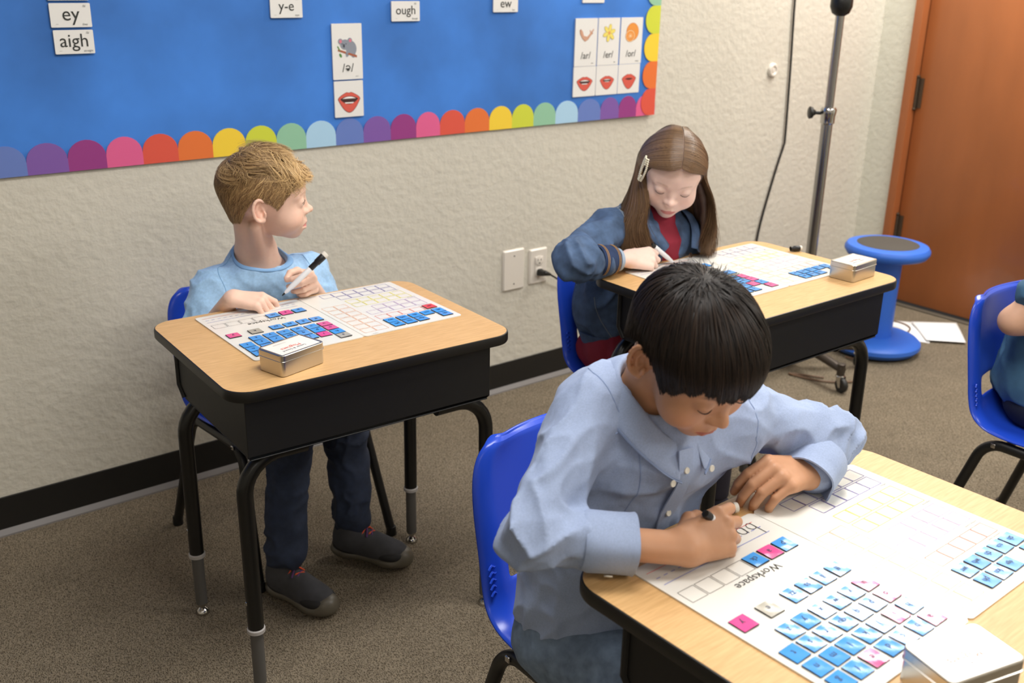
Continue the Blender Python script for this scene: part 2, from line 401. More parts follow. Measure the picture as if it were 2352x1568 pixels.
card(2.493, 2.594, 1.077, 1.227, 'tall white card with a cut orange picture beside the border', draw=(orange, [og, od, ow], 'orange_print'), word=('/or/', 0.031, 0, -0.042), small=(('orange', 0.03, -0.066, 0.006),))

# ---------------------------------------------------------------- wall plates, plug, cables, door stop disc
m_plate = mat('ivory_plastic', srgb(226, 219, 208), 0.3)
m_slot = mat('slot_dark', srgb(70, 62, 54), 0.6)
m_rubber = mat('black_rubber', srgb(24, 24, 24), 0.45)
def plate(x0, x1, z0, z1, label, name):
    t = thing(name, label, 'wall plate', ((x0 + x1) / 2, 0, (z0 + z1) / 2)); t.rotation_euler = (PI / 2, 0, 0)
    w_, h_ = x1 - x0, z1 - z0
    bm = loft([[(x, y, 0) for x, y in rrect(w_, h_, 0.004, 3)], [(x, y, 0.003) for x, y in rrect(w_, h_, 0.004, 3)], [(x, y, 0.0075) for x, y in rrect(w_ - 0.009, h_ - 0.009, 0.004, 3)]])
    from_bm('cover_plate', bm, m_plate, t, angle=25)
    return t, w_, h_
t, w_, h_ = plate(2.0155, 2.106, 0.358, 0.498, 'blank ivory wall plate beside the power outlet', 'blank_wall_plate')
for s in (-1, 1): from_bm('screw', lathe([(0.0028, 0), (0.0028, 0.0004), (0.0015, 0.0006)], 10, c=(0, s * 0.048, 0.0075)), m_slot, t)
t, w_, h_ = plate(2.128, 2.206, 0.363, 0.486, 'ivory power outlet with a black plug in its lower socket', 'power_outlet')
bm = bmesh.new(); box_bm(0, 0, 0.0085, 0.034, 0.068, 0.003, 0.001, 1, bm)
for s in (-1, 1): lathe([(0.0172, 0), (0.0172, 0.003), (0.016, 0.0036)], 24, bm, c=(0, s * 0.0195, 0.0085))
from_bm('receptacle', bm, m_plate, t, angle=30)
for s in (-1, 1):
    bm = bmesh.new()
    box_bm(-0.0065, s * 0.0195 + 0.004, 0.0122, 0.0022, 0.008, 0.0006, bm=bm); box_bm(0.0065, s * 0.0195 + 0.004, 0.0122, 0.0022, 0.007, 0.0006, bm=bm)
    lathe([(0.0028, 0), (0.0028, 0.0007)], 10, bm, c=(0, s * 0.0195 - 0.007, 0.0118))
    from_bm('socket_slot', bm, m_slot, t, sm=False)
P0 = Vector((2.167, -0.014, 0.405))
cord = thing('power_cable', 'black plug and cord running from the outlet behind the blue chair', 'cord', P0)
bm = loft([[(x, -0.001 - d, z) for x, z in rrect(0.026 - 0.004 * k, 0.024 - 0.004 * k, 0.007, 3)] for k, d in enumerate((0.0, 0.014, 0.024))][::-1])
tube([(0.0, -0.014, 0), (0.012, -0.02, -0.001), (0.03, -0.022, -0.008)], [0.0105, 0.0095, 0.0045], 10, bm)
bmesh.ops.recalc_face_normals(bm, faces=bm.faces)
from_bm('plug', bm, m_rubber, cord)
pts = catmull([(0.026, -0.022, -0.006), (0.075, -0.02, -0.038), (0.14, -0.017, -0.085), (0.26, -0.02, -0.2), (0.4, -0.03, -0.34), (0.62, -0.045, -0.40), (0.9, -0.09, -0.4005)], 8)
from_bm('cable', tube(pts, 0.0032, 8), m_rubber, cord)
pts = catmull([(3.405, -0.008, 2.2), (3.41, -0.008, 1.5), (3.414, -0.008, 1.279), (3.432, -0.008, 1.02), (3.446, -0.008, 0.763), (3.442, -0.008, 0.72), (3.42, -0.008, 0.66), (3.386, -0.008, 0.557), (3.349, -0.008, 0.43), (3.333, -0.008, 0.345), (3.322, -0.008, 0.2), (3.33, -0.03, 0.03), (3.36, -0.12, 0.008), (3.42, -0.2, 0.006)], 8)
tag(from_bm('hanging_cable', tube(pts, 0.0042, 8), m_rubber), 'thin black cable hanging down the wall between the board and the chrome pole', 'cable')
t = thing('door_stop', 'round ivory bumper disc on the wall beside the hanging cable', 'door stop', (3.328, 0, 1.022)); t.rotation_euler = (PI / 2, 0, 0)
from_bm('disc', lathe([(0.027, 0), (0.027, 0.006), (0.022, 0.012), (0.016, 0.012), (0.012, 0.007), (0.009, 0.008), (0.008, 0.011), (0.003, 0.011)], 28), m_plate, t)

# ---------------------------------------------------------------- rolling stand with chrome pole
m_chrome = mat('chrome', srgb(190, 188, 186), 0.12, metal=1.0)
m_pole = mat('brushed_chrome', srgb(165, 163, 162), 0.22, metal=1.0)
m_blackp = mat('black_plastic', srgb(20, 20, 20), 0.4)
m_bronze = mat('brown_cast_metal', srgb(74, 66, 58), 0.45, metal=0.5)
hx, hy = 3.036, -0.478
st = thing('rolling_stand', 'tall chrome pole stand on a five-legged caster base behind the stool', 'stand', (hx, hy, 0))
from_bm('lower_pole', lathe([(0.019, 0.07), (0.019, 0.93)], 24), m_pole, st)
from_bm('upper_pole', lathe([(0.0145, 0.92), (0.0145, 1.62)], 24), m_pole, st)
bm = lathe([(0.0192, 0.895), (0.024, 0.90), (0.024, 0.925), (0.026, 0.93), (0.027, 0.945), (0.022, 0.952), (0.015, 0.953)], 24)
from_bm('collar', bm, m_chrome, st)
d = Vector((-0.8, 0.6, 0)).normalized()
bm = tube([d * 0.02 + Vector((0, 0, 0.932)), d * 0.045 + Vector((0, 0, 0.933))], 0.006, 10)
from_bm('screw_shaft', bm, m_blackp, st)
bm = tube([d * 0.044 + Vector((0, 0, 0.933)), d * 0.050 + Vector((0, 0, 0.933)), d * 0.055 + Vector((0, 0, 0.933)), d * 0.064 + Vector((0, 0, 0.933)), d * 0.067 + Vector((0, 0, 0.933))], [0.008, 0.011, 0.019, 0.021, 0.017], 16)
from_bm('knob', bm, m_blackp, st)
from_bm('top_knob', lathe([(0.012, 1.245), (0.028, 1.255), (0.036, 1.275), (0.036, 1.30), (0.026, 1.325), (0.014, 1.335)], 24), m_blackp, st)
from_bm('hub', lathe([(0.03, 0.06), (0.045, 0.07), (0.045, 0.11), (0.03, 0.125), (0.02, 0.13)], 24), m_bronze, st)
m_tire = mat('caster_rubber', srgb(34, 34, 33), 0.5)
for k in range(5):
    a = math.radians(-105 + 72 * k); dx, dy = math.cos(a), math.sin(a); L = 0.235
    lg = from_bm('leg', tube([(0.03 * dx, 0.03 * dy, 0.098), (0.12 * dx, 0.12 * dy, 0.094), (L * dx, L * dy, 0.082), ((L + 0.004) * dx, (L + 0.004) * dy, 0.082)], [0.02, 0.017, 0.014, 0.012], 10), m_bronze, st)
    ex, ey = L * dx * 0.97, L * dy * 0.97
    from_bm('socket', lathe([(0.014, 0.062), (0.014, 0.102), (0.010, 0.104)], 14, c=(ex, ey, 0)), m_bronze, lg)
    bm = lathe([(0.016, 0.055), (0.017, 0.058), (0.010, 0.064)], 14, c=(ex, ey, 0))
    s = Vector((-dy, dx, 0)); off = Vector((dx, dy, 0)) * 0.012
    for q in (-1, 1):
        c0 = Vector((ex, ey, 0)) + s * q * 0.012
        v = [c0 + Vector((dx, dy, 0)) * u + Vector((0, 0, z_)) for u, z_ in ((-0.012, 0.058), (0.014, 0.058), (0.018, 0.02), (0.008, 0.018))]
        w2 = [p + s * 0.0015 for p in v]
        vs = [bm.verts.new(p) for p in v + w2]
        bm.faces.new(vs[:4]); bm.faces.new(vs[4:][::-1])
        for i in range(4): bm.faces.new((vs[i], vs[i + 4], vs[(i + 1) % 4 + 4], vs[(i + 1) % 4]))
    from_bm('fork', bm, m_chrome, lg)
    c0 = Vector((ex, ey, 0.0275)) + off
    prof = [(0.008, -0.009), (0.024, -0.009), (0.027, -0.005), (0.027, 0.005), (0.024, 0.009), (0.008, 0.009)]
    rings = [[c0 + s * h + (Vector((dx, dy, 0)) * math.cos(2 * PI * i / 24) + Vector((0, 0, 1)) * math.sin(2 * PI * i / 24)) * r for i in range(24)] for r, h in prof]
    bm = loft(rings); bmesh.ops.recalc_face_normals(bm, faces=bm.faces)
    from_bm('wheel', bm, m_tire, lg)

# ---------------------------------------------------------------- wobble stool
m_stool = mat('stool_blue', srgb(54, 112, 216), 0.45, bump=(220, 0.15, 0.0008))
m_cushion = mat('seat_pad', srgb(74, 70, 64), 0.8, bump=(300, 0.3, 0.001))
st = thing('wobble_stool', 'round blue plastic stool with grey seat pad in front of the wooden door', 'stool', (3.458, -0.52, 0))
def ptop(prof): return prof
from_bm('base', lathe([(0.03, 0.0), (0.13, 0.002), (0.16, 0.012), (0.173, 0.028), (0.172, 0.042), (0.160, 0.053), (0.12, 0.058), (0.06, 0.064)], 48), m_stool, st)
from_bm('base_ring', lathe([(0.10, -0.0), (0.150, 0.0), (0.158, 0.010)], 48), m_rubber, st)
from_bm('column', lathe([(0.061, 0.058), (0.062, 0.07), (0.060, 0.2), (0.062, 0.36), (0.066, 0.372), (0.066, 0.384), (0.075, 0.39)], 40), m_stool, st)
from_bm('seat', lathe([(0.06, 0.372), (0.12, 0.374), (0.145, 0.382), (0.155, 0.397), (0.155, 0.408), (0.147, 0.420), (0.125, 0.426), (0.112, 0.4245)], 56), m_stool, st)
from_bm('seat_pad', lathe([(0.113, 0.420), (0.113, 0.425), (0.108, 0.4268)], 56), m_cushion, st)

# ---------------------------------------------------------------- papers and cord on the floor
m_paper = mat('white_paper', srgb(240, 240, 240), 0.7)
def sheet(pts, name, label, lift=0.006, z=0.0015):
    bm = bmesh.new(); n = 14
    q = [Vector((x, y, 0)) for x, y in pts]
    g = []
    for i in range(n + 1):
        row = []
        for j in range(n + 1):
            u, v = i / n, j / n
            p = q[0].lerp(q[1], u).lerp(q[3].lerp(q[2], u), v)
            hgt = z + lift * (math.sin(u * 3.1) ** 2 * abs(math.sin(v * 4 + 1)) + 0.3 * u * v)
            row.append(bm.verts.new((p.x, p.y, hgt)))
        g.append(row)
    for i in range(n):
        for j in range(n): bm.faces.new((g[i][j], g[i + 1][j], g[i + 1][j + 1], g[i][j + 1]))
    bmesh.ops.recalc_face_normals(bm, faces=bm.faces)
    o = from_bm(name, bm, m_paper)
    md = o.modifiers.new('t', 'SOLIDIFY'); md.thickness = 0.0004; md.offset = 0
    return tag(o, label, 'paper')
sheet([(3.70, -0.605), (3.86, -0.44), (4.0, -0.563), (3.803, -0.715)], 'paper_sheet', 'flat white paper sheet on the carpet between stool and door', 0.002, 0.0105)
sheet([(3.62, -0.44), (3.80, -0.33), (3.93, -0.50), (3.70, -0.62)], 'paper_sheet', 'crumpled white paper sheet partly under the flat sheet behind the stool', 0.006, 0.0012)
m_cord2 = mat('brown_cord', srgb(112, 84, 62), 0.5)
pts = catmull([(3.03, -0.60, 0.006), (2.96, -0.50, 0.006), (3.0, -0.62, 0.006), (3.1, -0.69, 0.006), (3.19, -0.66, 0.006), (3.26, -0.60, 0.012), (3.28, -0.52, 0.006)], 8)
tag(from_bm('floor_cord', tube(pts, 0.0035, 8), m_cord2), 'brown cord looped on the carpet around the caster base', 'cord')
pts = catmull([(3.56, -0.30, 0.006), (3.68, -0.33, 0.02), (3.75, -0.43, 0.03), (3.73, -0.51, 0.028), (3.66, -0.53, 0.016)], 8)
tag(from_bm('floor_cord', tube(pts, 0.0035, 8), m_cord2), 'brown cord curling over the white papers behind the stool', 'cord')
# ---------------------------------------------------------------- desks
def wood_mat():
    m = bpy.data.materials.new('oak_laminate'); m.use_nodes = True
    nt = m.node_tree; b = nt.nodes['Principled BSDF']; b.inputs['Roughness'].default_value = 0.42; b.inputs['Specular IOR Level'].default_value = 0.45
    tc = nt.nodes.new('ShaderNodeTexCoord'); mp = nt.nodes.new('ShaderNodeMapping'); mp.inputs['Scale'].default_value = (3.5, 46, 1)
    nt.links.new(tc.outputs['Object'], mp.inputs[0])
    n = nt.nodes.new('ShaderNodeTexNoise'); n.inputs['Scale'].default_value = 6; n.inputs['Detail'].default_value = 5; n.inputs['Distortion'].default_value = 0.6
    nt.links.new(mp.outputs[0], n.inputs['Vector'])
    n2 = nt.nodes.new('ShaderNodeTexNoise'); n2.inputs['Scale'].default_value = 3; nt.links.new(tc.outputs['Object'], n2.inputs['Vector'])
    ad = nt.nodes.new('ShaderNodeMath'); ad.operation = 'MULTIPLY_ADD'; ad.inputs[1].default_value = 0.3; nt.links.new(n2.outputs['Fac'], ad.inputs[0]); nt.links.new(n.outputs['Fac'], ad.inputs[2])
    cr = nt.nodes.new('ShaderNodeValToRGB'); cr.color_ramp.elements[0].position = 0.42; cr.color_ramp.elements[0].color = srgb(200, 156, 102)
    cr.color_ramp.elements[1].position = 0.85; cr.color_ramp.elements[1].color = srgb(222, 180, 124)
    nt.links.new(ad.outputs[0], cr.inputs[0]); nt.links.new(cr.outputs[0], b.inputs['Base Color'])
    return m
m_wood = wood_mat()
m_edge = mat('black_edge_band', srgb(20, 19, 18), 0.42)
m_metal = mat('black_textured_steel', srgb(8, 8, 10), 0.55, bump=(500, 0.12, 0.0006))
m_leg = mat('black_gloss_tube', srgb(13, 13, 13), 0.3)
m_greyleg = mat('grey_leg_insert', srgb(88, 86, 84), 0.45)
m_ring = mat('grey_ring', srgb(176, 172, 170), 0.5)

def make_desk(label, x, y, rz, h):
    t = thing('school_desk', label, 'desk', (x, y, 0), rz, 'oak topped school desks')
    W_, D_ = 0.61, 0.457; T_ = 0.022
    from_bm('desk_top', prism(rrect(W_ - 0.005, D_ - 0.005, 0.047, 10), h - T_ + 0.001, h), m_wood, t, angle=30)
    prof = [(0.0035, 0.0), (0.001, -0.001), (0.0, -0.004), (-0.0, -T_ + 0.004), (0.0015, -T_ + 0.001), (0.006, -T_)]
    from_bm('edge_band', loft([[(px, py, h + dz) for px, py in rrect(W_ - 2 * ins, D_ - 2 * ins, 0.048 - ins, 10)] for ins, dz in prof], caps=False), m_edge, t)
    # book box: floor, front, two tapered sides, open on the pupil's side
    hb = h - T_ - 0.118; ht = h - T_; th = 0.0025
    bx = bmesh.new()
    xl, xr, yf, yb = -0.277, 0.250, -0.210, 0.134
    box_bm((xl + xr) / 2, yf, (ht + hb) / 2 + 0.004, xr - xl, th, ht - hb - 0.006, 0.001, 1, bx)
    box_bm((xl + xr) / 2, (yf + yb) / 2, hb, xr - xl - 0.01, yb - yf, th, 0.0008, 1, bx)
    for s in (-1, 1):
        xo = xr if s > 0 else -xl
        v = [(s * xo, yf, hb + 0.006), (s * (xo - 0.006), yf + 0.003, hb), (s * (xo - 0.006), yb, hb + 0.0), (s * xo, yb + 0.012, hb + 0.03), (s * xo, yb + 0.012, ht), (s * xo, yf, ht)]
        a = [bx.verts.new(p) for p in v]; c = [bx.verts.new((p[0] - s * th, p[1], p[2])) for p in v]
        bx.faces.new(a); bx.faces.new(c[::-1])
        for i in range(6): bx.faces.new((a[i], c[i], c[(i + 1) % 6], a[(i + 1) % 6]))
        tube([(s * (xo + 0.001), yb + 0.01, ht - 0.002), (s * (xo + 0.001), yb + 0.01, hb + 0.03), (s * (xo - 0.003), yb - 0.004, hb + 0.004)], 0.005, 8, bx)
    bmesh.ops.recalc_face_normals(bx, faces=bx.faces)
    from_bm('book_box', bx, m_metal, t, angle=30)
    for sy, yy in ((1, 0.155), (-1, -0.165)):
        rail = hb - 0.0155
        for s in (-1, 1):
            from_bm('mounting_bracket', box_bm(s * 0.175, yy, hb - 0.0035, 0.09, 0.045, 0.005, 0.001, 1), m_metal, t)
            pts = arc_pts([(s * 0.145, yy, rail), (s * 0.272, yy, rail), (s * 0.272, yy + sy * 0.004, 0.152)], 0.075, 8)
            lg = from_bm('leg', tube(pts, 0.0155, 16), m_leg, t)
            c = (s * 0.272, yy + sy * 0.004, 0)
            from_bm('ring', lathe([(0.0158, 0.146), (0.0178, 0.147), (0.0178, 0.154), (0.0158, 0.156)], 20, c=c), m_ring, lg)
            from_bm('insert_tube', lathe([(0.0128, 0.028), (0.0128, 0.15)], 20, c=c), m_greyleg, lg)
            from_bm('glide', lathe([(0.015, 0.0), (0.0155, 0.004), (0.012, 0.011), (0.006, 0.016), (0.006, 0.022), (0.011, 0.024), (0.011, 0.032)], 20, c=c), m_chrome, lg)
            from_bm('screw', box_bm(s * (0.272 + 0.0158), yy + sy * 0.004, 0.215, 0.003, 0.007, 0.007, 0.0012), m_chrome, lg)
    return t
DK = {1: (0.9516, -0.793, -0.0428, 0.6734), 2: (1.9072, -1.0871, -0.0074, 0.6929), 3: (1.0362, -1.9971, 0.0198, 0.6819)}
make_desk('oak topped school desk of the boy in the light blue t-shirt', *DK[1])
make_desk('oak topped school desk of the girl in the denim jacket', *DK[2])
make_desk('oak topped school desk of the dark-haired boy in the collared shirt', *DK[3])

# ---------------------------------------------------------------- chairs
m_chair = mat('chair_blue', srgb(34, 76, 206), 0.26, bump=(350, 0.05, 0.0005))
m_cleg = mat('chair_tube', srgb(24, 23, 22), 0.38)
def chair_shell():
    """one moulded shell: seat curving into back, as a grid (u across, v along) with two holes beside the lumbar gap"""
    prof = [(-0.205, 0.352), (-0.20, 0.372), (-0.175, 0.383), (-0.12, 0.380), (-0.05, 0.372), (0.02, 0.366), (0.08, 0.366), (0.13, 0.374), (0.165, 0.395), (0.186, 0.43), (0.196, 0.475), (0.204, 0.52), (0.213, 0.57), (0.222, 0.62), (0.228, 0.655), (0.231, 0.672)]
    wid = [0.165, 0.175, 0.183, 0.187, 0.189, 0.190, 0.190, 0.189, 0.187, 0.184, 0.183, 0.184, 0.184, 0.178, 0.160, 0.125]
    P = catmull([(0, a, b_) for a, b_ in prof], 3); Wd = [v[0] for v in catmull([(a, 0, 0) for a in wid], 3)]
    bm = bmesh.new(); nu = 26; rows = []
    n = len(P)
    for k, (p, w_) in enumerate(zip(P, Wd)):
        v = k / (n - 1); row = []
        tan = P[min(k + 1, n - 1)] - P[max(k - 1, 0)]; nrm = np.array([0, -tan[2], tan[1]]); nrm /= np.linalg.norm(nrm)
        for i in range(nu + 1):
            u = -1 + 2 * i / nu
            edge = max(0, abs(u) - 0.78) / 0.22
            back = min(1, max(0, (v - 0.45) / 0.15))
            side = (0.020 * (1 - back) * abs(u) ** 3 + 0.038 * back * u * u) + 0.0
            roll = -0.022 * edge ** 2.2 * back - 0.012 * edge ** 2 * (1 - back)
            if v > 0.97: roll -= 0.01
            q = p + nrm * (side + roll) * (1 if True else 1)
            row.append(bm.verts.new((u * w_, q[1], q[2])))
        rows.append(row)
    for k in range(n - 1):
        z = (P[k][2] + P[k + 1][2]) / 2; y = (P[k][1] + P[k + 1][1]) / 2
        for i in range(nu):
            u = -1 + 2 * (i + 0.5) / nu
            if y > 0.18 and 0.425 < z < 0.482 and abs(u) < 0.66: continue   # lumbar opening
            bm.faces.new((rows[k][i], rows[k][i + 1], rows[k + 1][i + 1], rows[k + 1][i]))
    return bm
_shell = None
def make_chair(label, x, y, rz, sc=1.0):
    global _shell
    t = thing('school_chair', label, 'chair', (x, y, 0), rz, 'blue plastic school chairs')
    t.scale = (sc, sc, sc)
    if _shell is None:
        o = from_bm('shell', chair_shell(), m_chair, t)
        md = o.modifiers.new('s', 'SOLIDIFY'); md.thickness = 0.006; md.offset = 0
        md = o.modifiers.new('b', 'SUBSURF'); md.levels = 1; md.render_levels = 1
        _shell = o
    else:
        o = _shell.copy(); COL.objects.link(o); o.parent = t
    for s in (-1, 1):
        pts = arc_pts([(s * 0.205, 0.215, 0.01), (s * 0.178, 0.115, 0.352), (s * 0.178, -0.135, 0.352), (s * 0.205, -0.225, 0.01)], 0.06, 8)
        lg = from_bm('leg_frame', tube(pts, 0.0125, 14), m_cleg, t)
        for fy in (0.215, -0.225):
            from_bm('foot_cap', lathe([(0.0135, 0.0), (0.0145, 0.004), (0.0135, 0.022), (0.0126, 0.026)], 16, c=(s * 0.205, fy, 0)), m_blackp, lg)
        for by in (0.09, -0.115):
            bm = box_bm(s * 0.1925, by, 0.352, 0.004, 0.011, 0.011, 0.0018, 3)
            from_bm('bolt', bm, m_chrome, lg)
        bm = bmesh.new()
        for k in range(5):   # moulded wavy ribs beside the lumbar opening
            z = 0.428 + 0.011 * k
            tube([(s * (0.132 + 0.004 * j), 0.199 - 0.038 * ((0.132 + 0.004 * j) / 0.184) ** 2 + (z - 0.45) * 0.2 - 0.006, z + 0.003 * math.sin(j * 1.5)) for j in range(12)], 0.0022, 6, bm)
        from_bm('grip_rib', bm, m_chair, t)
    for yy in (0.07, -0.1):
        from_bm('cross_bar', tube([(-0.178, yy, 0.352), (0.178, yy, 0.352)], 0.008, 10), m_cleg, t)
    return t
CH = {1: (0.998, -0.395, 0.09, 0.93), 2: (1.88, -0.84, 0.0), 3: (1.035, -1.615, 0.0), 4: (2.42, -1.68, 0.0)}
make_chair('blue plastic chair under the boy in the light blue t-shirt', *CH[1])
make_chair('blue plastic chair under the girl in the denim jacket', *CH[2])
make_chair('blue plastic chair under the dark-haired boy in the collared shirt', *CH[3])
make_chair('blue plastic chair cut by the picture edge under the child in the teal shirt', *CH[4])
# ---------------------------------------------------------------- signed distance modelling of bodies and cloth
F4 = np.float32
_lat = RNG.random((32, 32, 32)).astype(F4)
def vnoise(P):
    i = np.floor(P).astype(np.int32); f = (P - i).astype(F4); f = f * f * (3 - 2 * f)
    x0, y0, z0 = i[:, 0] & 31, i[:, 1] & 31, i[:, 2] & 31; x1, y1, z1 = (x0 + 1) & 31, (y0 + 1) & 31, (z0 + 1) & 31
    fx, fy, fz = f[:, 0], f[:, 1], f[:, 2]
    a = _lat[x0, y0, z0] * (1 - fx) + _lat[x1, y0, z0] * fx; b = _lat[x0, y1, z0] * (1 - fx) + _lat[x1, y1, z0] * fx
    c = _lat[x0, y0, z1] * (1 - fx) + _lat[x1, y0, z1] * fx; d = _lat[x0, y1, z1] * (1 - fx) + _lat[x1, y1, z1] * fx
    return (a * (1 - fy) + b * fy) * (1 - fz) + (c * (1 - fy) + d * fy) * fz
def V(*a): return np.array(a, dtype=F4)

class Ell:
    def __init__(s, c, r, R=None):
        s.c = np.array(c, F4); s.r = np.array(r, F4); s.R = None if R is None else np.array(R, F4)
        s.bc = s.c; s.br = float(s.r.max())
    def ev(s, P, c, r):
        q = P - s.c
        if s.R is not None: q = q @ s.R
        q1 = q / s.r; k0 = np.sqrt((q1 * q1).sum(1)); q2 = q1 / s.r; k1 = np.sqrt((q2 * q2).sum(1))
        return k0 * (k0 - 1) / np.maximum(k1, 1e-6)
class Cap:
    """tapered capsule a-b; flat=(axis, factor): squeezed along axis"""
    def __init__(s, a, b, ra, rb=None, flat=None):
        s.a = np.array(a, F4); s.b = np.array(b, F4); s.ra = ra; s.rb = ra if rb is None else rb
        s.flat = None
        if flat is not None:
            n = np.array(flat[0], F4); s.flat = (n / np.linalg.norm(n), flat[1])
        s.bc = (s.a + s.b) / 2; s.br = float(np.linalg.norm(s.b - s.a)) / 2 + max(s.ra, s.rb)
    def ev(s, P, c, r):
        ab = s.b - s.a; L = float(ab @ ab) + 1e-12
        t = np.clip(((P - s.a) @ ab) / L, 0, 1)
        q = P - s.a - t[:, None] * ab
        if s.flat:
            n, f = s.flat; d = q @ n; q = q + (d * (1 / f - 1))[:, None] * n
        d = np.sqrt((q * q).sum(1)) - (s.ra + (s.rb - s.ra) * t)
        if s.flat: d = d * (0.6 + 0.4 * s.flat[1])
        return d
class Pln:
    """half space: negative where (P-o).n < 0"""
    def __init__(s, o, n): s.o = np.array(o, F4); n = np.array(n, F4); s.n = n / np.linalg.norm(n); s.bc = s.o; s.br = 1e3
    def ev(s, P, c, r): return (P - s.o) @ s.n
class Un:
    def __init__(s, ch, k=0.0):
        s.ch = ch; s.k = k
        lo = np.min([c.bc - c.br for c in ch], 0); hi = np.max([c.bc + c.br for c in ch], 0)
        s.bc = (lo + hi) / 2; s.br = max(float(np.linalg.norm(c.bc - s.bc)) + c.br for c in ch)
    def ev(s, P, c, r):
        d = None; k = s.k
        for h in s.ch:
            if np.linalg.norm(h.bc - c) - h.br > r + 2 * k + 0.02: continue
            e = h.ev(P, c, r)
            if d is None: d = e
            elif k > 0:
                hh = np.clip(0.5 + 0.5 * (d - e) / k, 0, 1); d = d * (1 - hh) + e * hh - k * hh * (1 - hh)
            else: d = np.minimum(d, e)
        if d is None:
            d = np.full(len(P), 1.0, F4)
            m = min(max(np.linalg.norm(h.bc - c) - h.br - r, 0.015) for h in s.ch); d[:] = m
        return d
class Sub:
    def __init__(s, a, b, k=0.0): s.a, s.b, s.k = a, b, k; s.bc = a.bc; s.br = a.br
    def ev(s, P, c, r):
        d = s.a.ev(P, c, r)
        if np.linalg.norm(s.b.bc - c) - s.b.br > r + 2 * s.k + 0.02: return d
        e = -s.b.ev(P, c, r)
        if s.k > 0:
            hh = np.clip(0.5 - 0.5 * (d - e) / s.k, 0, 1); return d * (1 - hh) + e * hh + s.k * hh * (1 - hh)
        return np.maximum(d, e)
class Cut(Sub):
    """keep a where plane is negative"""
    def ev(s, P, c, r): return np.maximum(s.a.ev(P, c, r), s.b.ev(P, c, r))
class Xf:
    """child placed by rotation R (columns = child axes in world), origin t, uniform scale"""
    def __init__(s, ch, R, t, sc=1.0):
        s.ch, s.R, s.t, s.sc = ch, np.array(R, F4), np.array(t, F4), sc
        s.bc = s.R @ ch.bc * sc + s.t; s.br = ch.br * sc
    def ev(s, P, c, r): return s.ch.ev(((P - s.t) @ s.R) / s.sc, s.R.T @ (c - s.t) / s.sc, r / s.sc) * s.sc
class Disp:
    def __init__(s, ch, fn, amp): s.ch, s.fn = ch, fn; s.bc = ch.bc; s.br = ch.br + amp; s.amp = amp
    def ev(s, P, c, r):
        d = s.ch.ev(P, c, r)
        m = np.abs(d) < s.amp * 3 + 0.01
        if m.any(): d = d.copy(); d[m] += s.fn(P[m])
        return d

